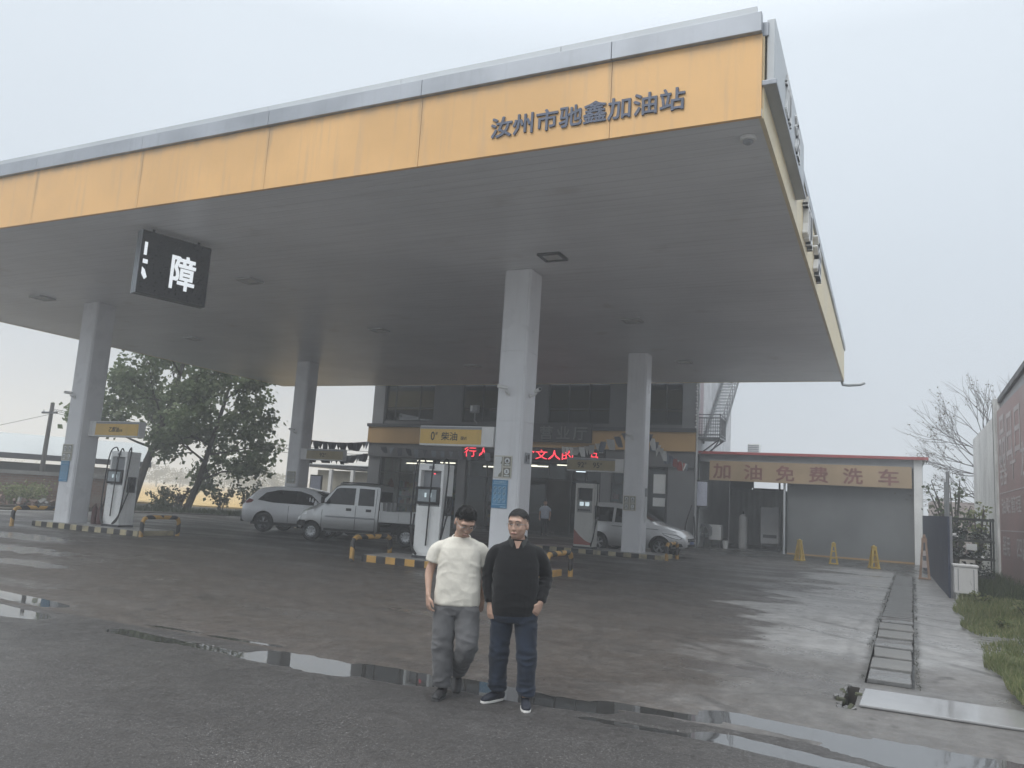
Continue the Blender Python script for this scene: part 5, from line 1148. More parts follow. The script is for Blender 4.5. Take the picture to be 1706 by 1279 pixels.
def fused(b,name,mat,parent,voxel,smooth=4,disp=None):
    o=b.build('tmp',mat); m=o.modifiers.new('r','REMESH'); m.mode='VOXEL'; m.voxel_size=voxel
    s=o.modifiers.new('s','SMOOTH'); s.iterations=smooth; s.factor=.5
    bpy.context.view_layer.update(); me=bpy.data.meshes.new_from_object(o.evaluated_get(bpy.context.evaluated_depsgraph_get())); bpy.data.objects.remove(o)
    if disp:
        n=len(me.vertices); co=np.zeros(n*3); me.vertices.foreach_get('co',co); co=co.reshape(-1,3); no=np.zeros(n*3); me.vertex_normals.foreach_get('vector',no); no=no.reshape(-1,3)
        d=np.array([disp(Vector(p)) for p in co]); co=co+no*d[:,None]; me.vertices.foreach_set('co',co.ravel()); me.update()
    me.materials.clear(); me.materials.append(mat)
    return link(name,me,parent,180)
def ridge(p,sx,sy,sz,seed=0):
    v=mnoise.noise(Vector((p.x*sx+seed,p.y*sy+seed*1.3,p.z*sz))); return (1-abs(v)*2)
def hand(b,w,d,n,th,s=1.,curl=(14,28,26)):
    w=Vector(w); d=Vector(d).normalized(); n=Vector(n); n=(n-d*n.dot(d)).normalized(); th=Vector(th); th=(th-d*th.dot(d)-n*th.dot(n)).normalized()
    etube(b,[w-d*.01,w+d*.045*s,w+d*.088*s],[(.029*s,.021*s),(.042*s,.017*s),(.041*s,.014*s)],th,14,4)
    for off,ln,c in ((.031,.078,.9),(.0105,.086,1.0),(-.0105,.080,1.1),(-.031,.063,1.25)):
        p=w+d*.085*s+th*off*s; dd=d.copy(); pts=[p]
        ax=d.cross(n).normalized()
        for j,fr in enumerate((.45,.31,.24)):
            dd=dd.copy(); dd.rotate(Matrix.Rotation(R_(curl[j]*c),3,ax)); pts.append(pts[-1]+dd*ln*s*fr)
        etube(b,pts,[.0098*s,.0092*s,.0085*s,.0075*s],th,10,3)
    p=w+d*.025*s+th*.030*s; q=(d*.75+th*.65+n*.2).normalized(); q2=(d*.95+th*.12+n*.3).normalized()
    etube(b,[p-th*.012*s,p+q*.035*s,p+q*.035*s+q2*.032*s,p+q*.035*s+q2*.056*s],[.0145*s,.0125*s,.0105*s,.0085*s],n,10,3)
def person(loc,rz,J,label,cat='person',vox=.0045,group=None):
    o=empty('person',loc,rz); tag(o,label,cat,group); V=Vector
    sk=J['skin']; hc=V(J['head']); HR=Matrix.Rotation(R_(J['yaw']),4,'Z')@Matrix.Rotation(R_(J['pitch']),4,'X')@Matrix.Rotation(R_(J.get('roll',0)),4,'Y'); HT=Matrix.Translation(hc)@HR
    S=J.get('hs',1.05); hp=lambda x,y,z: HT@V((x*S,y*S,z*S))
    b=MB()
    # head
    h=MB(); h.sphere((0,.012,.028),(.079,.096,.092),28,20); h.sphere((0,-.012,-.03),(.069,.078,.088),26,18); h.sphere((0,-.032,-.082),(.046,.046,.034),20,12); h.sphere((0,-.072,.028),(.058,.022,.024),18,10)
    for sx in (-1,1):
        h.sphere((sx*.036,-.058,-.030),(.024,.024,.028),14,10); h.sphere((sx*.079,.012,-.012),(.009,.020,.033),12,10)
    h.sphere((0,-.092,-.034),(.0155,.016,.013),12,8); h.v=[tuple(HT@(V(v)*S)) for v in h.v]
    b.v+=h.v; b.f+=h.f; b.mi+=h.mi
    etube(b,[hp(0,-.083,.02),hp(0,-.094,-.03)],[.008,.013],(1,0,0),10,4); etube(b,[hp(-.02,-.084,-.066),hp(0,-.092,-.064),hp(.02,-.084,-.066)],[.006,.0075,.006],(0,0,1),8,4)
    etube(b,[J['neckb'],(V(J['neckb'])*.4+hp(0,.02,-.06)*.6),hp(0,.015,-.03)],[(.068,.064),(.057,.060),(.055,.058)],(1,0,0),18,4)
    # trunk inside the clothes, legs, arms
    W=J.get('bw',1.); rings(b,[(0,.0,.84,.13*W,.09*W),(0,0,.95,.15*W,.10*W),(0,0,1.1,.14*W,.095*W),(0,0,1.28,.16*W,.10*W),(0,.0,1.36,.13,.065),(0,.01,1.41,.075,.05),(0,.012,1.46,.058,.055)])
    for k in ('L','R'):
        a=J['arm'+k]; etube(b,[V(a[0])+V((-.02 if a[0][0]>0 else .02,0,-.09)),a[1],a[2]],[(.042,.042),(.041,.041),(.027,.023)],(0,1,0),16,5)
        g=J['hand'+k]; hand(b,a[2],g[0],g[1],g[2],J.get('hsz',1.0),g[3] if len(g)>3 else (14,28,26))
        l=J['leg'+k]; etube(b,[l[0],l[1],l[2]],[.075,.05,.038],(1,0,0),14,4)
    fused(b,'body',sk,o,vox,5)
    # face details
    for sx in (-1,1):
        e_=MB(); e_.sphere((0,0,0),(.0125,.007,.0048),14,8); e_.mat(1).sphere((0,-.0042,.0003),(.0052,.0045,.0046),10,8); e_.mat(1).tube([(-.0135,-.002,-.0005),(-.006,-.0072,.0052),(.004,-.0078,.0056),(.0135,-.002,.001)],.0013,6); e_.v=[tuple(hp(v[0]+sx*.031,v[1]-.0845+abs(v[0])*.15,v[2]+.003)) for v in e_.v]; e_.build('eye',[MATS['eye_white'],MATS['eye_dark']],o,60)
        etube(MB(),[hp(sx*.014,-.094,.027),hp(sx*.032,-.096,.033),hp(sx*.052,-.083,.026)],[.0025,.0035,.002],(0,0,1),8,4).build('eyebrow',J['hairm'],o,60)
    etube(MB(),[hp(-.022,-.0865,-.0665),hp(0,-.0955,-.0645),hp(.022,-.0865,-.0665)],[.003,.0045,.003],(0,0,1),8,4).build('lips',MATS['lips'],o,60)
    # hair: a thin scalp cap with many short tapering locks over it
    hb=MB(); n,m=40,26; vs=[]; FL=J.get('fluff',.55); rh=random.Random(5)
    def hline(d):
        front=max(0,-d.y); line=J['hairline']*min(1,front*1.25)**.7+(-.42)*(1-min(1,front*1.25))-.2*max(0,d.y)
        if abs(d.x)>.70 and -.75<d.y<.35: line=max(line,-.02 if d.y>-.3 else .15)
        return line+.05*fbm(d.x,d.y,d.z,5)
    sp_=lambda d,k: hp(d.x*.0815*k,.012+d.y*.0985*k,.029+d.z*.0955*k)
    for j in range(m+1):
        th=math.pi*j/m
        for i in range(n):
            ph=2*math.pi*i/n; d=V((math.sin(th)*math.cos(ph),math.sin(th)*math.sin(ph),math.cos(th))); t=max(0,min(1,(d.z-hline(d))/.22))
            vs.append(tuple(sp_(d,.90+.12*t+.03*FL*max(0,d.z)*t)))
    hb.add(vs,[(j*n+i,(j+1)*n+i,(j+1)*n+(i+1)%n,j*n+(i+1)%n) for j in range(m) for i in range(n)])
    c_=0
    while c_<1700:
        d=V((rh.gauss(0,1),rh.gauss(0,1),rh.gauss(0,1))).normalized(); ov=d.z-hline(d)
        if ov<0: continue
        c_+=1; ln=(.010+.020*min(1,ov*1.6))*FL*rh.uniform(.6,1.2); tg=V((d.x*.5+rh.gauss(0,.35),-.75 if d.z>.5 else .15,-.55)); tg=(tg-d*tg.dot(d)).normalized(); s0=V((0,0,0))+d.cross(tg)*.05
        p0=sp_(d-s0*.5,1.0); p1=sp_(d+s0*.5,1.0); q=(d*.22+tg).normalized(); Q=HR.to_3x3()@q; pm=sp_(d,1.0)+Q*ln*.6+(HR.to_3x3()@d)*ln*.18; pe=sp_(d,1.0)+Q*ln*1.25
        hb.add([p0,p1,pm,pe],[(0,1,2),(0,2,3),(1,3,2)])
    hb.build('hair',J['hairm'],o,60,recalc=False)
    if J.get('glasses'):
        g=MB()
        for sx in (-1,1):
            g.tube([hp(sx*.032+.024*math.cos(a),-.104+.004*abs(math.cos(a)),.002+.017*math.sin(a)) for a in [i*math.pi/8 for i in range(17)]],.0010,6)
            g.tube([hp(sx*.056,-.100,.008),hp(sx*.076,-.06,.008),hp(sx*.083,.012,.0)],.002,6)
        g.tube([hp(-.009,-.105,.004),hp(0,-.107,.007),hp(.009,-.105,.004)],.002,6); g.build('glasses',MATS['spectacle_metal'],o,60)
    # trousers
    b=MB(); t=J['trouser']; rings(b,t['hips'])
    for k in ('L','R'):
        l=J['leg'+k]; kn=V(l[1]); hp_=V(l[0]); an=V(l[2]); cuff=kn.lerp(an,t.get('cuff',.96))
        etube(b,[hp_+V((0,0,.02)),hp_.lerp(kn,.5),kn,kn.lerp(an,.55),cuff],t['r'],(1,0,0),20,6,rnd_end=False)
    fused(b,'trousers',t['mat'],o,t.get('vox',.007),5,t.get('disp'))
    # top
    b=MB(); q=J['top']; rings(b,q['rings']); sh_=[V(J['armR'][0])+V((.035,0,-.062)),V((-.10,.012,1.378)),V((0,.016,1.392)),V((.10,.012,1.378)),V(J['armL'][0])+V((-.035,0,-.062))]; etube(b,sh_,[(.066,.062),(.078,.052),(.085,.05),(.078,.052),(.066,.062)],(0,1,0),20,5)
    for k in ('L','R'):
        a=J['arm'+k]; A,B_,C=V(a[0]),V(a[1]),V(a[2]); sx=-1 if A.x<0 else 1
        if q['sleeve']=='short': etube(b,[A+V((-sx*.11,0,-.045)),A+V((-sx*.02,0,-.062)),A.lerp(B_,.42),A.lerp(B_,.70)],[(.055,.055),(.072,.066),(.080,.070),(.084,.072)],(0,1,0),20,5,False)
        else: etube(b,[A+V((-sx*.11,0,-.045)),A+V((-sx*.02,0,-.062)),A.lerp(B_,.5),B_,B_.lerp(C,.5),B_.lerp(C,.93)],[(.055,.055),(.074,.068),(.068,.063),(.057,.057),(.051,.051),(.042,.038)],(0,1,0),20,5,False)
    fused(b,'shirt' if q['sleeve']=='short' else 'sweater',q['mat'],o,q.get('vox',.007),5,q.get('disp'))
    nb=V(J['neckb']); c=MB()
    if q.get('collar')=='rib':
        c.tube([nb+V((.083*math.cos(a),-.004+.078*math.sin(a),-.014+.024*math.sin(a))) for a in [i*math.pi/10 for i in range(21)]],.008,8); c.build('collar',q['mat'],o,60)
    elif q.get('collar')=='polo':
        for sx in (-1,1):
            P=[nb+V((sx*.005,.088,.028)),nb+V((sx*.070,.055,.026)),nb+V((sx*.088,-.005,.012)),nb+V((sx*.068,-.075,-.010)),nb+V((sx*.034,-.108,-.034))]
            R2=[p+V((sx*.012,0 if i<3 else -.008,-.038)) for i,p in enumerate(P)]; 
            c.add(P+R2+[p*1.0+V((sx*-.006,.004,.012)) for p in P],[(i,i+1,6+i,5+i) for i in range(4)]+[(i+1,i,10+i,11+i) for i in range(4)])
        c.build('collar',q['cmat'],o,180)
        MB().prism([(-.034,.0),(.034,.0),(.004,-.085),(-.004,-.085)],'y',nb.y-.085,nb.y-.112,Matrix.Translation((0,0,nb.z-.01))).build('neck_opening',sk,o)
    # shoes
    for k in ('L','R'):
        s=J['shoe'+k]; an=V(s[0]); f=V((s[1][0],s[1][1],0)).normalized(); tilt=s[2]; u=V((-f.y,f.x,0))
        T=Matrix.Translation(an)@Matrix(((u.x,f.x,0,0),(u.y,f.y,0,0),(0,0,1,0),(0,0,0,1)))@Matrix.Rotation(R_(tilt),4,'X')
        b=MB(); etube(b,[(0,-.065,-.045),(0,-.02,-.035),(0,.06,-.045),(0,.125,-.056),(0,.165,-.062)],[(.036,.040),(.040,.052),(.044,.040),(.046,.030),(.034,.022)],(1,0,0),20,5); etube(b,[(0,-.035,-.03),(0,-.025,.05)],[(.040,.046),(.042,.05)],(1,0,0),16,3)
        b.v=[tuple(T@V(v)) for v in b.v]; so_=fused(b,'shoe',J['shoem'],o,.006,3)
        b=MB(); P=[]
        for i in range(28):
            a=2*math.pi*i/28; y=.135*math.sin(a); wd=.047*(1+.10*math.sin(a)) ; P.append((wd*math.cos(a)*abs(math.cos(a))**-.25 if abs(math.cos(a))>.02 else 0,.052+y))
        b.prism(P,'z',-.092,-.072); b.v=[tuple(T@V(v)) for v in b.v]; b.build('sole',J['solem'],so_,bevel=.004)
    return o
MSKIN=M('skin',(.47,.305,.23),.5,v=.12,vs=9,spec=.4); MSKIN.node_tree.nodes['Principled BSDF'].inputs['Subsurface Weight'].default_value=.08; MSKIN.node_tree.nodes['Principled BSDF'].inputs['Subsurface Scale'].default_value=.01
M('eye_white',(.6,.58,.56),.2); M('eye_dark',(.015,.012,.01),.15); M('lips',(.30,.14,.12),.5); M('spectacle_metal',(.30,.29,.28),.3,metal=.6)
MHAIR=M('hair_black',(.012,.011,.011),.55,v=.4,vs=60,bump=.6,bs=180)
def cloth(name,col,v=.08,weave=300,rough=.9,fold=.25,extra=None):
    m=M(name,col,rough,v=v,vs=6,spec=.2); N,L=m.node_tree.nodes,m.node_tree.links; b=N['Principled BSDF']; n1=noisen(N,L,weave,2); n2=noisen(N,L,9,4); a=mathn(N,L,'ADD',mathn(N,L,'MULTIPLY',n1,.03),n2)
    bp=N.new('ShaderNodeBump'); bp.inputs['Strength'].default_value=fold; bp.inputs['Distance'].default_value=.03; L.new(a,bp.inputs['Height']); L.new(bp.outputs[0],b.inputs['Normal']); b.inputs['Sheen Weight'].default_value=.15; return m
MTEE=cloth('tee_cream',(.66,.63,.555)); MPANT=cloth('trouser_grey',(.115,.115,.118),.15); MKNIT=cloth('sweater_black',(.010,.010,.011),.2); MJEAN=cloth('denim_dark',(.018,.025,.040),.35,fold=.3); MCOL=cloth('collar_check',(.035,.037,.036),.4)
# faded thighs on the denim
def g(z,c,w): return math.exp(-((z-c)/w)**2)
def d_tee(p): return .006*ridge(p,5,5,9)*g(p.z,.95,.16)+.0045*ridge(p,9,9,7,3)+.010*max(0,ridge(p,7,4,10,5)-.3)*g(p.z,1.17,.12)*(1 if abs(p.x)>.10 else .3)
def d_knit(p): return .005*ridge(p,6,6,11,8)+.007*ridge(p,5,5,16,2)*g(p.z,.88,.09)+(.008*ridge(p,12,12,24,4)*g(p.z,1.08,.12) if abs(p.x)>.2 else 0)
def d_pant(p): return .012*ridge(p,7,7,15,1)*(g(p.z,.45,.14)+g(p.z,.16,.12)+.6*g(p.z,.80,.07))+.004*ridge(p,10,10,7,6)
def d_jean(p): return .012*ridge(p,7,7,19,4)*(g(p.z,.44,.10)+1.2*g(p.z,.13,.10)+.8*g(p.z,.74,.06))+.003*ridge(p,10,10,8,9)
man1=dict(skin=MSKIN,head=(.035,-.085,1.585),yaw=20,pitch=34,roll=3,fluff=.85,neckb=(0,.015,1.455),hairm=MHAIR,hairline=.33,hairv=.07,hairh=1.07,glasses=True,hs=1.13,bw=1.,
 armL=[(.195,.02,1.395),(.245,.10,1.12),(.225,.06,.895)],armR=[(-.20,.01,1.395),(-.275,.03,1.12),(-.262,-.07,.90)],
 handL=[(-.05,-.1,-1),(-.7,.6,0),(-.6,-.75,0)],handR=[(.10,-.12,-1),(.8,.5,0),(.55,-.8,0),(20,34,30)],
 legL=[(.095,.0,.88),(.125,-.09,.47),(.03,.27,.20)],legR=[(-.095,0,.88),(-.10,-.035,.47),(-.085,.0,.10)],
 trouser=dict(mat=MPANT,hips=[(0,0,.74,.17,.11),(0,0,.80,.195,.125),(0,0,.90,.195,.125),(0,0,1.0,.18,.115),(0,0,1.02,.17,.11)],r=[(.105,.105),(.110,.105),(.093,.093),(.085,.09),(.078,.082)],cuff=.98,disp=d_pant),
 top=dict(mat=MTEE,sleeve='short',collar='rib',disp=d_tee,rings=[(0,0,.825,.200,.130),(0,0,.835,.208,.138),(0,-.005,.95,.205,.140),(0,-.005,1.1,.198,.132),(0,0,1.25,.198,.13),(0,.005,1.34,.193,.115),(0,.01,1.385,.168,.095),(0,.010,1.415,.110,.084),(0,.008,1.437,.082,.074)]),
 shoeL=((.03,.27,.165),(0.05,-1),-38),shoeR=((-.085,0.0,.092),(-.22,-1),0),shoem=M('boot_dark',(.022,.022,.023),.55,v=.3,vs=10),solem=M('boot_sole',(.05,.05,.05),.7))
man2=dict(skin=MSKIN,head=(-.01,-.03,1.59),yaw=-20,pitch=2,neckb=(0,.01,1.455),hairm=MHAIR,hairline=.37,hairv=.03,glasses=True,hs=1.14,bw=1.05,
 armL=[(.205,.015,1.39),(.275,.06,1.125),(.235,-.07,.905)],armR=[(-.205,.01,1.39),(-.255,.05,1.11),(-.222,-.02,.865)],
 handL=[(-.45,-.15,-1),(-.55,.8,.1),(-.8,-.55,0),(22,40,30)],handR=[(.08,-.12,-1),(.7,.65,0),(.65,-.7,0),(16,30,26)],
 legL=[(.10,0,.86),(.135,-.06,.47),(.15,-.08,.10)],legR=[(-.10,0.02,.86),(-.115,.04,.47),(-.115,.10,.10)],
 trouser=dict(mat=MJEAN,hips=[(0,0,.72,.165,.11),(0,0,.78,.195,.125),(0,0,.88,.195,.125),(0,0,.95,.18,.115)],r=[(.105,.105),(.102,.10),(.086,.088),(.080,.085),(.078,.085)],cuff=.97,disp=d_jean),
 top=dict(mat=MKNIT,sleeve='long',collar='polo',cmat=MCOL,disp=d_knit,rings=[(0,0,.775,.188,.125),(0,0,.785,.200,.135),(0,-.01,.90,.205,.15),(0,-.015,1.05,.21,.152),(0,-.005,1.22,.205,.14),(0,.005,1.34,.197,.12),(0,.01,1.40,.168,.10),(0,.012,1.43,.108,.082),(0,.012,1.452,.080,.070)]),
 shoeL=((.15,-.08,.092),(.05,-1),0),shoeR=((-.115,.10,.092),(-.75,-.8),0),shoem=M('sneaker_navy',(.014,.017,.028),.7,v=.2,vs=20),solem=M('sneaker_sole',(.66,.65,.62),.6,v=.05))
person((-3.605,6.63,-.22),R_(24),man1,'man in cream short sleeved tee and loose grey trousers looking down as he walks')
person((-3.085,6.77,-.22),R_(24),man2,'man in black pullover, dark jeans and glasses standing with arms down beside the other man')
man3=dict(skin=MSKIN,head=(.0,-.02,1.59),yaw=5,pitch=5,neckb=(0,.01,1.455),hairm=MHAIR,hairline=.45,hairv=.03,hs=1.05,
 armL=[(.195,.015,1.39),(.25,.05,1.12),(.25,-.04,.89)],armR=[(-.195,.01,1.39),(-.25,.05,1.11),(-.25,-.05,.88)],handL=[(0,-.1,-1),(-.8,.5,0),(-.6,-.75,0)],handR=[(0,-.1,-1),(.8,.5,0),(.6,-.75,0)],
 legL=[(.095,0,.87),(.10,-.03,.47),(.10,.0,.10)],legR=[(-.095,0,.87),(-.10,-.02,.47),(-.10,.05,.10)],
 trouser=dict(mat=cloth('trouser_black',(.015,.015,.018)),hips=[(0,0,.74,.17,.11),(0,0,.82,.185,.12),(0,0,.98,.17,.11)],r=[.10,.095,.08,.072,.07],vox=.014),
 top=dict(mat=cloth('shirt_pale_blue',(.46,.50,.58)),sleeve='short',collar='rib',vox=.012,rings=[(0,0,.84,.195,.125),(0,0,1.0,.195,.13),(0,0,1.25,.20,.13),(0,.005,1.36,.20,.115),(0,.01,1.415,.165,.095),(0,.012,1.46,.08,.07)]),
 shoeL=((.10,0,.092),(.2,-1),0),shoeR=((-.10,.05,.092),(-.2,-1),0),shoem=MATS['boot_dark'],solem=MATS['boot_sole'])
person((-15.1,36.1,.0),R_(15),man3,'man in pale blue shirt standing at the dark shop doorway',vox=.009)
# ------------------------------------------------------------------ VEGETATION
def leafmat(name,c1,c2,c3):
    m,N,L,b=nodes(name); g=N.new('ShaderNodeNewGeometry'); r=N.new('ShaderNodeValToRGB'); L.new(g.outputs['Random Per Island'],r.inputs[0])
    e=r.color_ramp.elements; e[0].color=c4(c1); e[1].color=c4(c3); x=e.new(.5); x.color=c4(c2)
    n1=noisen(N,L,.5,3); c=mixc(N,L,ramp(N,L,n1,.35,.65,0,.5),r.outputs[0],tuple(a*.55 for a in c2)); L.new(c,b.inputs['Base Color']); b.inputs['Roughness'].default_value=.5; b.inputs['Specular IOR Level'].default_value=.35
    # thin leaves let some light through
    tr=N.new('ShaderNodeBsdfTranslucent'); L.new(c,tr.inputs[0]); mx=N.new('ShaderNodeMixShader'); mx.inputs[0].default_value=.5; L.new(b.outputs[0],mx.inputs[1]); L.new(tr.outputs[0],mx.inputs[2]); L.new(mx.outputs[0],N['Material Output'].inputs[0])
    return m
ML1=leafmat('poplar_leaf',(.12,.165,.08),(.17,.225,.11),(.29,.33,.2)); ML2=leafmat('shrub_leaf',(.05,.075,.035),(.085,.115,.055),(.15,.17,.09)); ML3=leafmat('far_leaf',(.04,.055,.03),(.055,.075,.04),(.07,.09,.05)); ML4=leafmat('weed_leaf',(.15,.19,.075),(.23,.27,.115),(.38,.36,.2)); MLD=leafmat('dry_leaf',(.09,.06,.035),(.12,.09,.05),(.10,.11,.05))
MBARK=M('bark',(.06,.052,.045),.9,v=.3,vs=4,bump=.5,bs=20); MTWIG=M('twig_bark',(.11,.10,.10),.85,v=.2)
def leaves(b,c,n,spread,size,r,flat=.8):
    c=Vector(c)
    for _ in range(n):
        p=c+Vector((r.gauss(0,spread),r.gauss(0,spread),r.gauss(0,spread*flat)))
        d=Vector((r.uniform(-1,1),r.uniform(-1,1),r.uniform(-1.1,.3))).normalized(); u=d.cross(Vector((r.uniform(-1,1),r.uniform(-1,1),r.uniform(-1,1)))).normalized(); s=size*r.uniform(.65,1.25); w=u*s*.42; nn=d.cross(u)*s*.12
        b.add([p,p+d*s*.45+w+nn,p+d*s,p+d*s*.45-w+nn],[(0,1,2,3)])
def branch(tips,wood,p,d,ln,rad,depth,r,spread=.6,up=.15,kids=3,wob=.12):
    pts=[p]; q=Vector(p); dd=Vector(d).normalized(); n=5
    for i in range(n):
        dd=(dd+Vector((r.uniform(-1,1),r.uniform(-1,1),r.uniform(-1,1)))*wob+Vector((0,0,up*.15))).normalized(); q=q+dd*ln/n; pts.append(q.copy())
    wood.tube(pts,[rad*(1-.5*i/n) for i in range(n+1)],6 if depth<2 else 5,cap=False)
    if depth<=0: tips.extend([(x,ln) for x in pts[2:]]); return
    if depth==1: tips.extend([(x,ln) for x in pts[3:]])
    for k in range(kids):
        t=r.uniform(.45,1.0) if k<kids-1 else 1.0; i=min(n-1,int(t*n)); base=pts[i].lerp(pts[i+1],t*n-i if t<1 else 1)
        ax=dd.orthogonal().normalized(); ax.rotate(Matrix.Rotation(r.uniform(0,6.28),3,dd)); nd=(dd+ax*math.tan(spread*r.uniform(.6,1.15))).normalized()
        branch(tips,wood,base,nd,ln*r.uniform(.62,.82),rad*.55,depth-1,r,spread,up,kids,wob)
def poplar(name,trunk,rads,limbs,label,seed,lsz,nl,spread=.34,cat='tree',group=None):
    r=random.Random(seed); o=empty(name,trunk[0]); tag(o,label,cat,group); b0=Vector(trunk[0]); T=qpath([Vector(p)-b0 for p in trunk],5)
    w=MB(); w.tube(T,[rads[0]+(rads[1]-rads[0])*i/(len(T)-1) for i in range(len(T))],10); tips=[]
    for (t,dx,dy,dz,ln,rd) in limbs:
        i=int(t*(len(T)-1)); branch(tips,w,T[i],Vector((dx,dy,dz)),ln,rd,2,r,.55,.25,3)
    w.build('trunk',MBARK,o,60); b=MB()
    for p,ln in tips: leaves(b,p,nl,spread,lsz,r)
    b.build('crown',ML1,o,recalc=False)
    return o
rr=random.Random(3)
def limbs(n,t0,ln,rd,r,hang=.0):
    out=[]
    for i in range(n):
        t=t0+(1-t0)*(i+.5)/n; a=i*2.4+r.uniform(-.4,.4); out.append((t,math.cos(a),math.sin(a),r.uniform(.1,.8)-hang,ln*(1.15-.5*t)*r.uniform(.85,1.15),rd*(1.1-.6*t)))
    return out
r=random.Random(11)
poplar('poplar_tree',[(-34.0,27.95,-.1),(-33.72,28.27,2.0),(-33.5,28.6,3.5),(-33.1,29.0,6.0),(-32.8,29.3,8.6)],(.23,.08),limbs(13,.38,2.15,.09,r,.15),'leaning poplar with dense crown behind the left front column, the left one of two',21,.26,15,.29)
r=random.Random(12)
poplar('poplar_tree',[(-32.3,29.9,0),(-32.0,30.2,1.4),(-31.75,30.4,3.0),(-31.4,30.75,5.5),(-31.2,31,7.4)],(.19,.06),limbs(12,.32,1.75,.08,r,.2),'leaning poplar nearer the parked cars, its leaning trunk bare below, the right one of two',22,.25,14,.27)
def shrub(loc,h,w,n,label,mat=ML2,seed=0,size=.13,name='shrub',group='shrubs under the poplars',stems=6,dense=1.):
    r=random.Random(seed); o=empty(name,loc); tag(o,label,'shrub' if name!='weed_clump' else 'weeds',group); wd=MB(); b=MB()
    for k in range(stems):
        a=r.uniform(0,6.28); tip=Vector((math.cos(a)*w*r.uniform(.3,1),math.sin(a)*w*r.uniform(.3,1),h*r.uniform(.6,1))); P=qpath([(0,0,-.1),tip*.4+Vector((0,0,h*.12)),tip],4); wd.tube(P,[.025*(1-.8*i/(len(P)-1))*h/1.5+.004 for i in range(len(P))],5)
        for p in P[3:]: leaves(b,p,int(n*dense),w*.16,size,r)
    wd.build('stem',MBARK,o,60); b.build('foliage',mat,o,recalc=False); return o
SH=[((-36.0,27.3,0),1.1,.8,9,'low bushy shrub left of the left poplar trunk'),((-33.6,29.4,0),1.3,.9,10,'green shrub between the two poplar trunks, left one'),((-32.9,30.1,0),1.5,.6,7,'thin reddish shrub against the wheat between the two poplar trunks'),((-31.2,31.2,0),1.6,.7,9,'leafy shrub just right of the right poplar trunk'),((-30.2,32.0,0),1.9,.75,10,'tallest shrub right of the poplars with a bare stem'),((-29.4,32.5,0),.9,.7,9,'low dark shrub at the right end of the row by the white crossover'),((-33.0,29.2,0),.6,.9,8,'low weeds at the foot of the right poplar')]
for k,(l,h,w,n,lab) in enumerate(SH): shrub(l,h,w,n,lab,MLD if k==2 else ML2,40+k,.15)
shrub((-34.7,23.0,.05),.95,1.15,14,'rounded pale green bush in front of the brick wall at left',ML4,51,.13,group=None,stems=16)
shrub((-36.4,21.6,.0),.5,.9,10,'low weeds beside the rubble at the left edge',ML4,52,.12,group=None,stems=10)
# verge weeds as one mass
b=MB(); r=random.Random(60)
for i in range(5200):
    t=r.random(); x=-36+t*8.6+r.gauss(0,.55); y=26.0+t*8.2+r.gauss(0,.5); h=r.uniform(.1,.38); a=r.uniform(0,6.28); w=.02; u=Vector((math.cos(a)*w,math.sin(a)*w,0)); l=Vector((r.gauss(0,.1),r.gauss(0,.1),h)); p=Vector((x,y,.0)); b.add([p-u,p+u,p+l],[(0,1,2)])
tag(b.build('verge_weeds',[ML2],recalc=False),'dark weeds and grass along the verge under the poplars','weeds',None,'stuff')
# far trees
FT=[(-140,121,5.6,'hazy round tree at the far edge of the wheat behind the left pump'),(-132,120,4.6,'hazy tree left of the right poplar trunk beyond the wheat'),(-127,120,3.8,'hazy low tree in the gap between the poplars beyond the wheat'),(-119.8,120,4.6,'hazy tree beyond the wheat right of the right poplar trunk'),(-115.5,120,4.2,'hazy tree beyond the wheat, left of the pylons'),(-112,119,3.6,'hazy tree beyond the wheat directly below the pylons'),(-109,119,5.6,'hazy rounded tree beyond the wheat left of the rear column'),(-105,119,4.6,'hazy tree beyond the wheat just touching the left rear column'),(-56,60,1.4,'low dark bush standing out in the wheat field left of the white crossover')]
for k,(x,y,h,lab) in enumerate(FT):
    r=random.Random(70+k); o=empty('far_tree',(x,y,-.4)); tag(o,lab,'tree','hazy trees beyond the wheat'); w=MB(); w.tube([(0,0,0),(0,0,h*.6)],[.18*h/5,.08*h/5],7); w.build('trunk',MBARK,o); b=MB()
    for j in range(34):
        a=r.uniform(0,6.28); q=r.random()**.5*h*.42; z=h*r.uniform(.3,.95); q*=1.15-.6*abs(z/h-.55)
        leaves(b,(math.cos(a)*q,math.sin(a)*q,z),32,h*.075,h*.065,r)
    b.build('crown',ML3,o,recalc=False)
b=MB(); r=random.Random(90)
for i in range(420):
    t=r.random(); x=-330+t*300; y=190+r.gauss(0,14)+60*math.sin(t*3); h=r.uniform(2.5,6)*(1+.4*fbm(x,y,0,.03)); leaves(b,(x,y,h*.5),34,h*.32,.9,r)
tag(b.build('far_treeline',[ML3],recalc=False),'far hazy treeline on the horizon beyond the wheat field','trees',None,'stuff')
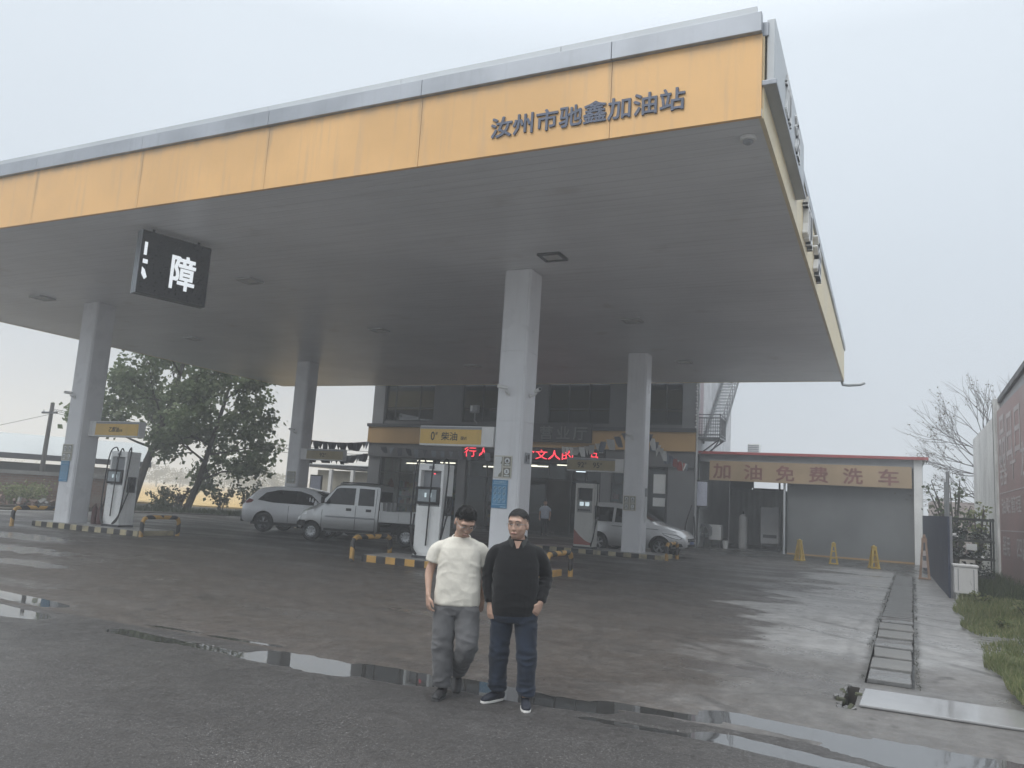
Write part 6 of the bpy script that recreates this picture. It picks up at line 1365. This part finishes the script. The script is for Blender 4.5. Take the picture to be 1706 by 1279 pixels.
# ------- bare tree on the right
r=random.Random(31); o=empty('bare_tree',(4.6,38.0,0)); tag(o,'thin bare branched tree with sparse buds rising behind the right boundary wall','tree'); w=MB(); tips=[]
w.tube([(0,0,0),(-.05,0,2.5),(-.15,0,4.2)],[.13,.11,.09],8)
for (dx,dy,dz,z,ln) in ((-1,.1,.8,4.1,2.6),(-.8,-.2,1.1,4.2,2.7),(-1,.3,.35,4.0,2.4),(-.35,.1,1.3,4.2,2.6),(-.6,.3,.9,3.9,2.5),(.25,-.2,1.3,4.2,2.4),(-1,-.2,.12,3.6,2.3),(-1,0,.0,3.0,2.1),(-.9,0,.15,2.4,1.9),(.7,.1,.9,4.1,2.2),(-1,.2,.55,3.4,2.3)):
    branch(tips,w,Vector((-.1,0,z)),Vector((dx,dy,dz)),ln*.64,.040,3 if dz>.6 else 4,r,.42,.26,3,.11)
w.build('trunk',MTWIG,o,60); b=MB()
for p,ln in tips:
    if r.random()<.12: leaves(b,p,2,.04,.07,r)
b.build('crown',MLD,o,recalc=False)
# shrubs behind the blue fence
shrub((2.2,33.5,0),3.4,.9,4,'pinnate leaved shrub rising behind the blue fence and the steel poles',ML2,81,.17,group=None,stems=14)
shrub((2.5,28.6,0),2.35,.5,6,'yellow green shrub top showing between the dark rack and the grey wall',ML4,82,.13,group=None,stems=9)
o=MB().box(-2,2.5,-2,2,-.5,3.0).build('neighbour_house',M('house_render',(.36,.30,.28),.8,v=.2,vs=1,streak=.4),bevel=.02); o.location=(4.2,52,0); tag(o,'pinkish house wall half hidden behind the blue fence','building')
# ------- grass on the right
def grass(name,n,fn,label,hmin,hmax,mat,seed):
    b=MB(); r=random.Random(seed); k=0
    while k<n:
        p=fn(r)
        if p is None: continue
        x,y,z,s=p; h=r.uniform(hmin,hmax)*s; a=r.uniform(0,6.28); w=r.uniform(.004,.009)*(1+y*.03); u=Vector((math.cos(a)*w,math.sin(a)*w,0)); l=Vector((r.gauss(0,.35)*h,r.gauss(0,.35)*h,h)); P=Vector((x,y,z)); b.add([P-u,P+u,P+l*.6+u*.6,P+l,P+l*.6-u*.6],[(0,1,2,3,4)]); k+=1
    return tag(b.build(name,[mat],recalc=False),label,'grass',None,'stuff')
def gf(r):
    y=8.2+16*r.random()**1.5; x0=1.16+.14*fbm(0,y,3,.7)+max(0,(y-17))*.07
    x=x0+(3.0-x0)*r.random()**1.2
    s=.45+.9*max(0,fbm(x,y,9,.8)+.4)
    if r.random()<.25 and fbm(x,y,2,1.2)<0: return None
    return x,y,-.10+.06*(x-x0) if y<14 else .02+.03*(x-x0),s
d=MB(); d.prism([(1.22,7.6),(6,7.6),(6,36),(1.75,36),(1.7,21),(1.3,15)],'z',-.6,-.075); d.prism([(1.3,15),(6,15),(6,36),(1.75,36),(1.7,21)],'z',-.5,.015); struct(d.build('grass_bank',M('bank_soil',(.13,.14,.075),.9,v=.35,vs=2,fine=.4)))
grass('bank_grass',26000,gf,'rough green grass on the bank right of the concrete drive',.05,.19,ML4,101)
def gf2(r):
    y=r.uniform(20.5,27.5); return r.uniform(1.7,3.0),y,.02,1.0
grass('tall_grass',5000,gf2,'taller dull grass round the white cabinet and dark rack',.12,.5,ML2,102)
# broken concrete round the open pit at the drain end
o=empty('broken_kerb',(-.37,9.3,-.2)); tag(o,'mossy broken concrete chunks round the little open pit at the drain end','rubble'); r=random.Random(44)
bk=MB()
for i in range(34):
    side=r.choice((0,0,1,2,3)); x,y=((-.075+r.gauss(0,.02),r.uniform(-.55,.5)),(.085,r.uniform(-.5,.45)),(r.uniform(-.1,.1),.5),(r.uniform(-.1,.12),-.54))[side]; z=r.uniform(-.09,.012); s=r.uniform(.025,.06)
    T=Matrix.Translation((x,y,z))@Matrix.Rotation(r.uniform(0,6),4,Vector((r.random(),r.random(),r.random()+.1)).normalized()); bk.mat(r.choice((0,0,1))).cbox((0,0,0),(s*1.6,s*1.1,s*.8),T)
bk.build('chunks',[MCONW,M('moss_stone',(.07,.075,.045),.9,v=.3,vs=9)],o,bevel=.008)
for k,(x,y,h,w) in enumerate(((1.9,12.2,.22,.2),(1.7,15.2,.2,.18),(2.3,17.6,.3,.25),(1.75,19.7,.28,.2))):
    shrub((x,y,0),h,w,5,['low weed clump on the grass bank nearest the road','low weed clump at the drive edge half way along the bank','taller weed clump on the bank under the red board','weed clump just before the white cabinet'][k],ML4,200+k,.06,'weed_clump','weed clumps on the right bank',7)
# moss and weeds along the drain
def gf3(r):
    y=10.05+18*r.random()**1.3; sx=r.choice((-1,1)); x=sx*(.27+abs(r.gauss(0,.02)))+DX(y); return x,y,ghn(x,y)-.03,.5 if fbm(x,y,4,1.)>-.1 else .12
grass('drain_moss',3500,gf3,'dark moss and tiny weeds along both edges of the drain',.03,.10,leafmat('moss',(.02,.026,.012),(.03,.036,.016),(.05,.06,.025)),103)
# twigs in the puddle
b=MB(); r=random.Random(17)
for i in range(9):
    x=.55+.09*i+r.uniform(-.05,.05); y=7.15+r.uniform(-.06,.06); a=r.uniform(-.5,.5); l=r.uniform(.08,.2); b.tube([(x-l*math.cos(a),y-l*math.sin(a)*.4,-.203),(x,y,-.19),(x+l*math.cos(a),y+l*math.sin(a)*.4,-.203)],.006,5)
b.tube([(.5,7.2,-.2),(.9,7.15,-.19),(1.45,7.0,-.2)],.009,5)
tag(b.build('fallen_twig',MTWIG),'dark broken twigs lying in the bright puddle at bottom right','twigs')
# ------------------------------------------------------------------ HAZE
mh=bpy.data.materials.new('mist'); mh.use_nodes=True; N_=mh.node_tree.nodes; L_=mh.node_tree.links
for n in list(N_):
    if n.type!='OUTPUT_MATERIAL': N_.remove(n)
pv=N_.new('ShaderNodeVolumePrincipled'); pv.inputs['Density'].default_value=HAZE; pv.inputs['Color'].default_value=(.93,.95,.97,1); pv.inputs['Anisotropy'].default_value=.2
L_.new(pv.outputs[0],N_['Material Output'].inputs['Volume'])
o=MB().box(-700,200,-100,700,-2.4,26).build('haze',mh); o['kind']='stuff'; o['label']='pale grey morning mist over the whole station'; o['category']='mist'
